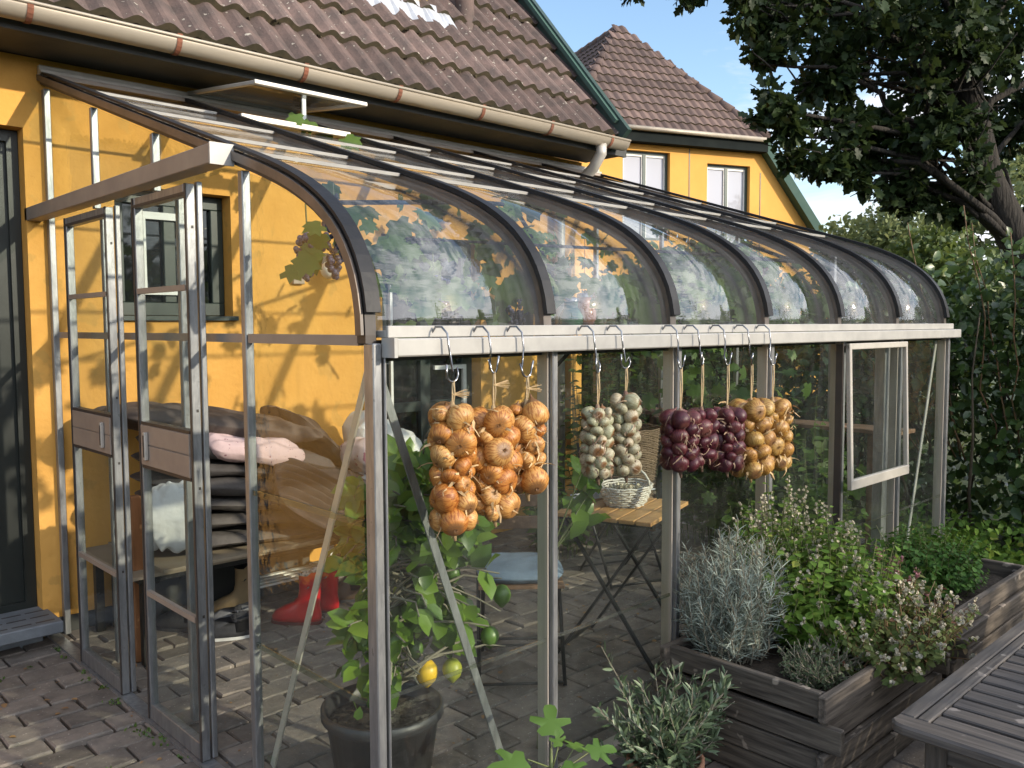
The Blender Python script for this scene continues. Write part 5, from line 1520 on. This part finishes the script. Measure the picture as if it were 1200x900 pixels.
# shoes
def boot(c, a, mat, label, h=.27, L_=.27, lining='boot_lining', sole='boot_sole', tag_cat='boot', w=.047, group=None, name='boot'):
    T = thing(name, c, label, tag_cat, group); c = Vector(c)
    b = MB(); n = 20
    secs = [(-.02, .03, .115, .038), (.02, .045, .12, .045)]
    # rings from toe cap round to shaft: (centre along foot, height, half length, half width, tilt)
    rings = []
    ft = L_
    for cx, z, hl, hw_ in ((ft*.40, .012, ft*.50, w), (ft*.40, .04, ft*.51, w*1.05), (ft*.36, .07, ft*.46, w*1.0), (ft*.28, .095, ft*.36, w*.95), (ft*.19, .115, ft*.27, w*.95), (ft*.14, .14, ft*.225, w*1.0), (ft*.12, .18, ft*.21, w*1.08), (ft*.11, h-.02, ft*.215, w*1.18), (ft*.11, h, ft*.22, w*1.2)):
        if z > h: continue
        ring = []
        for k in range(n):
            t = 2*math.pi*k/n; ct = math.cos(t); sn = math.sin(t)
            ring.append(loc2(c, a, cx+hl*math.copysign(abs(ct)**.85, ct), hw_*math.copysign(abs(sn)**.8, sn), z + (.02*(z/.27) if ct < 0 and z > h-.03 else 0)))
        rings.append(ring)
    vs = [p for r in rings for p in r]; m = len(rings)
    fs = [(i*n+k, i*n+(k+1) % n, (i+1)*n+(k+1) % n, (i+1)*n+k) for i in range(m-1) for k in range(n)] + [tuple(range(n-1, -1, -1))]
    b.add(vs, fs, True); up_ = b.build('upper', mat, T)
    # lining: inner wall and dark bottom
    b = MB(); top = rings[-1]; cen = sum(top, Vector())/n
    r1 = [cen+(p-cen)*.93 for p in top]; r0 = [cen+(p-cen)*.93-Vector((0, 0, .07)) for p in top]
    b.add(top+r1+r0, [(k, (k+1) % n, n+(k+1) % n, n+k) for k in range(n)]+[(n+k, n+(k+1) % n, 2*n+(k+1) % n, 2*n+k) for k in range(n)]+[tuple(range(2*n, 3*n))], True)
    b.build('lining', lining, T)
    b = MB(); bot = []
    for z, f in ((0, 1.0), (.016, 1.03)):
        for k in range(n):
            t = 2*math.pi*k/n; ct = math.cos(t); sn = math.sin(t)
            bot.append(loc2(c, a, ft*.40+ft*.515*f*math.copysign(abs(ct)**.85, ct), w*1.06*f*math.copysign(abs(sn)**.8, sn), z))
    b.add(bot, [tuple(range(n-1, -1, -1)), tuple(range(n, 2*n))]+[(k, (k+1) % n, n+(k+1) % n, n+k) for k in range(n)], False); b.build('sole', sole, T)
    return T
ba = R(132)
boot((1.02, -.795, .0), ba, 'red_rubber', 'shiny red rubber boot in front, nearest the glass', group='red rubber boots')
boot((1.19, -.70, .0), R(128), 'red_rubber', 'second red rubber boot, half hidden behind the front one', group='red rubber boots')
boot((.84, -.42, .0), R(140), 'tan_leather', 'tall tan leather boot under the bench', h=.27, sole='dark_shoe', lining='dark_shoe')
boot((1.42, -.62, .0), R(150), 'brown_leather', 'brown leather ankle boot right of the red boots', h=.14, L_=.25, sole='dark_shoe', lining='dark_shoe', tag_cat='shoe', name='shoe')
boot((1.47, -.50, .125), R(120), 'dark_shoe', 'dark grey hiking shoe on top of the other shoes', h=.12, L_=.25, sole='dark_shoe', lining='dark_shoe', tag_cat='shoe', name='shoe')
boot((.74, -.60, .0), R(140), 'grey_shoe', 'grey sneaker with white sole left of the shoe rack', h=.11, L_=.25, sole='sole_white', lining='dark_shoe', tag_cat='shoe', name='shoe')
boot((.66, -.72, .0), R(150), 'dark_shoe', 'black sneaker with thick white sole nearest the doors', h=.11, L_=.25, sole='sole_white', lining='dark_shoe', tag_cat='shoe', name='shoe')
boot((.52, -.45, .0), R(130), 'dark_shoe', 'black low shoe deep under the left end of the bench', h=.12, L_=.26, sole='dark_shoe', lining='dark_shoe', tag_cat='shoe', name='shoe')
boot((1.66, -.62, .0), R(160), 'brown_leather', 'worn brown shoe farthest right under the heap', h=.12, L_=.25, sole='dark_shoe', lining='dark_shoe', tag_cat='shoe', name='shoe')
T = thing('shoe_rack', (1.05, -.28, 0), 'low white slatted shoe rack under the bench', 'rack')
for i in range(5): MB().box(.86, 1.36, -.42+i*.055, -.39+i*.055, .135, .147).build('slat', 'white_paint', T)
for px_, py_ in ((.87, -.42), (.87, -.17), (1.35, -.42), (1.35, -.17)): MB().box(px_-.012, px_+.012, py_-.012, py_+.012, 0, .30 if py_ < -.3 and px_ > 1 else .134).build('leg', 'white_paint', T)

# ------------------------------------------------------------------ grapevine, grapes, jars, lamps, stake
T = thing('grape_vine', (3.0, -.35, 0), 'grapevine with big lobed leaves growing under the glass roof', 'vine')
s = MB(); L = Leaves(T_VINE)
main = [Vector((3.3, -.3, 0)), Vector((3.25, -.35, 1.2)), Vector((3.1, -.5, 2.1)), Vector((2.4, -.9, 2.35)), Vector((1.5, -1.5, 2.22)), Vector((.7, -1.9, 2.1)), Vector((.25, -2.25, 2.02))]
s.tube(main, [.022, .02, .017, .014, .012, .010, .008], 8)
main2 = [Vector((3.25, -.35, 1.2)), Vector((3.5, -1.0, 1.9)), Vector((3.6, -1.8, 2.12)), Vector((3.2, -2.4, 1.95)), Vector((2.2, -2.35, 1.95)), Vector((1.0, -2.35, 1.92)), Vector((.4, -2.4, 1.9))]
s.tube(main2, [.015, .014, .012, .010, .008, .006, .004], 7)
main3 = [Vector((3.5, -1.0, 1.9)), Vector((4.0, -1.2, 1.5)), Vector((3.9, -1.6, 1.0)), Vector((4.0, -2.2, .6))]
s.tube(main3, [.010, .008, .006, .004], 6)
def vleaf(p, sz): 
    q = Vector(p); q.x = max(q.x, .42); q.y = max(q.y, -2.50); q.z = min(q.z, zroof(q.y)-.17 if q.y > -1.9 else float(np.interp(q.y, [-2.5, -2.2, -1.9], [1.76, 1.93, 2.06]))-.1*random.random())
    q.y = min(q.y, -.12); q.x = min(q.x, 4.1)
    L.add(np.array(q)[None], rdir(1)+np.array([[0, -.2, -.7]]), np.array([[-.3, -.8, .8]])+rng.normal(size=(1, 3))*.5, [sz])
for path, per_m, spread in ((main[2:], 34, .30), (main2[1:], 30, .26), (main3, 46, .30)):
    for a, b in zip(path[:-1], path[1:]):
        fac = np.interp((a.x+b.x)/2, [.3, .9, 1.6, 2.6, 4], [.3, .4, .7, 1.6, 2.6])
        for k in range(int((b-a).length*per_m*fac)):
            p = a.lerp(b, random.random())+Vector((random.gauss(0, spread), random.gauss(0, spread), random.gauss(-.06, spread*.6)))
            vleaf(p, random.uniform(.085, .15))
for p, sz in [((.78, -2.08, 1.74), .15), ((1.02, -2.1, 1.72), .13), ((.93, -2.05, 1.80), .12), ((.62, -2.15, 1.80), .14), ((.66, -2.1, 1.62), .12), ((1.2, -2.05, 1.72), .14), ((1.28, -2.0, 1.66), .12), ((.30, -2.42, 1.88), .12), ((.24, -2.36, 2.0), .12), ((.35, -2.3, 1.75), .10),
              ((1.15, -.62, 2.72), .12), ((1.25, -.58, 2.70), .13), ((1.05, -.64, 2.74), .10), ((1.3, -.7, 2.64), .14)]:
    L.add(np.array(p)[None], rdir(1)*.5+np.array([[-.1, -.3, -.7]]), np.array([[-.5, -.9, .5]]), [sz])
s.tube([Vector((.25, -2.25, 2.02)), Vector((.20, -2.36, 2.03)), Vector((.15, -2.46, 1.95)), Vector((.16, -2.53, 1.80))], [.007, .005, .004, .003], 6)
for k in range(15):
    p = np.array([random.uniform(.10, .40), random.uniform(-2.54, -2.28), random.uniform(1.74, 1.98)])
    p[2] = min(p[2], float(np.interp(p[1], [-2.55, -2.25], [1.86, 2.0])))
    L.add(p[None], rdir(1)*.6+np.array([[-.1, -.1, -.6]]), np.array([[-.7, -.6, .5]])+rng.normal(size=(1, 3))*.3, [random.uniform(.07, .115)])
s.build('stem', 'bark', T); L.build('foliage', 'leaf_vine', T)
def grapes(c, n, h, w_, label):
    T = thing('grape_bunch', c, label, 'grapes', 'bunches of dark grapes under the glass roof'); c = Vector(c)
    b = MB()
    for k in range(n):
        t = k/n; z = -h*t; r = w_*math.sin(math.pi*min(1, .25+.72*t))*(.45+.55*random.random()); a = random.uniform(0, 6.28)
        b.ball((c.x+r*math.cos(a), c.y+r*math.sin(a), c.z+z), .0105*random.uniform(.85, 1.15), 8, 6)
    b.build('berries', 'grape', T)
    MB().tube([c+Vector((0, 0, .10)), c+Vector((.004, 0, 0)), c+Vector((0, 0, -h*.8))], .003, 5).build('stalk', 'stem_green', T)
grapes((.20, -2.34, 1.97), 70, .21, .045, 'sparse bunch of grapes hanging in the curved corner of the gable')
grapes((.12, -2.30, 1.90), 46, .15, .04, 'small loose bunch of grapes next to the gable corner')
grapes((.87, -2.02, 1.80), 110, .17, .075, 'broad bunch of dark grapes among the vine leaves in the first bay')
grapes((1.36, -2.0, 1.80), 120, .24, .06, 'long dense bunch of black grapes against the yellow wall pier')
def jar(c, mat, label):
    T = thing('glass_jar', c, label, 'jar', 'coloured jars hanging in the greenhouse'); c = Vector(c)
    MB().lathe(c, [(0, 0), (.045, 0), (.062, .03), (.064, .07), (.045, .105), (.036, .115), (.036, .14), (.04, .145)], 20).build('body', mat, T)
    MB().lathe(c+Vector((0, 0, .145)), [(.042, 0), (.042, .018), (.02, .024), (0, .026)], 18).build('lid', 'steel_hook', T)
    MB().tube([c+Vector((0, 0, .17)), c+Vector((0, 0, .45))], .0016, 5).build('wire', 'black_metal', T)
jar((2.06, -1.8, 1.60), 'jar_amber', 'amber glass jar hanging under the roof')
jar((1.955, -1.8, 1.575), 'jar_green', 'green glass jar hanging beside the amber one')
T = thing('wall_lamp', (3.18, -.05, 1.7), 'dark lantern on a bracket on the yellow wall pier', 'lamp')
MB().box(3.0, 3.03, -.03, -.002, 1.60, 1.72).build('wall_plate', 'black_metal', T); MB().bar((3.02, -.016, 1.665), (3.02, -.30, 1.665), .02, .03).build('arm', 'black_metal', T)
b = MB(); b.box(2.97, 3.07, -.42, -.30, 1.48, 1.68); b.build('lantern', 'soffit', T, bev=.004); MB().box(2.955, 3.085, -.435, -.285, 1.681, 1.70).build('cap', 'black_metal', T)
T = thing('wall_lamp', (1.56, -.08, 1.95), 'small white globe lamp on the yellow wall near the gable', 'lamp')
b = MB(); b.ball((1.565, -.11, 1.95), .055, 18, 12); b.build('globe', 'lamp_white', T)
MB().box(1.53, 1.60, -.05, -.002, 1.98, 2.06).build('wall_plate', 'black_metal', T)
o = MB().box(1.36, 1.44, -.03, -.002, 1.86, 1.97).build('socket_box', 'taupe', None, bev=.004); tag(o, 'small grey junction box on the yellow wall left of the globe lamp', 'box')
o = MB().bar((3.86, -1.82, 0), (3.90, -1.80, 1.98), .035, .045, up=(0, 1, 0)).build('wooden_stake', 'stake_wood', bev=.003); tag(o, 'brown wooden stake standing upright inside the far end of the greenhouse', 'stake')
T = thing('plank_shelf', (3.95, -1.6, 0), 'narrow brown plank shelf at the far gable of the greenhouse', 'shelf')
MB().box(3.90, 4.16, -2.7, -.6, .92, .945).build('board', 'shelf_wood', T, bev=.003)
for y in (-2.5, -.8): MB().box(3.97, 4.01, y-.02, y+.02, 0, .92).build('leg', 'shelf_wood', T)
stems_plant('tomato_plant', 'leafy green plant inside the far end of the greenhouse beside the stake', (3.55, -2.35, 0), (.34, .30), (.5, 1.25), 34, 'leaf_vine', T_MINT, .085, 16, 'stem_green', up=.2)
stems_plant('tomato_plant', 'leafy plant behind the table, low inside the greenhouse', (3.0, -.75, 0), (.32, .3), (.4, .95), 26, 'leaf_vine', T_MINT, .085, 16, 'stem_green', up=.2)
stems_plant('bean_plant', 'tall climbing plant with broad leaves against the back corner of the greenhouse', (3.75, -.55, 0), (.40, .30), (.9, 2.0), 44, 'leaf_vine', T_MINT, .095, 20, 'stem_green', up=.2)
stems_plant('cucumber_plant', 'broad-leaved climbing plant by the far glass gable', (3.95, -1.35, 0), (.20, .55), (.8, 1.75), 40, 'leaf_vine', T_VINE, .10, 16, 'stem_green', up=.2)
stems_plant('pepper_plant', 'bushy green plant inside the glass behind the planters', (2.75, -2.45, 0), (.34, .22), (.35, .85), 34, 'leaf_mint', T_MINT, .07, 18, 'stem_green', up=.2)
L = Leaves(T_OVAL); T = thing('bay_plant', (.89, -2.60, .0), 'broad-leaved green plant behind the glass at the second post', 'plant')
s = MB()
for k in range(6):
    e_ = Vector((1.08+random.uniform(-.03, .13), -2.60+random.uniform(-.06, .08), random.uniform(.84, 1.06)))
    s.tube([(.89, -2.60, 0), (.91, -2.60, .45), (.95, -2.60, .72), tuple(e_)], [.005, .004, .0032, .0022], 5, cap=False)
    for i in range(4): L.add(np.array(e_)[None]+rng.normal(size=(1, 3))*.035, rdir(1, .1), np.array([[-.2, -.5, 1]])+rng.normal(size=(1, 3))*.4, [random.uniform(.07, .125)])
s.build('stem', 'stem_green', T); L.build('foliage', 'leaf_lemon', T)
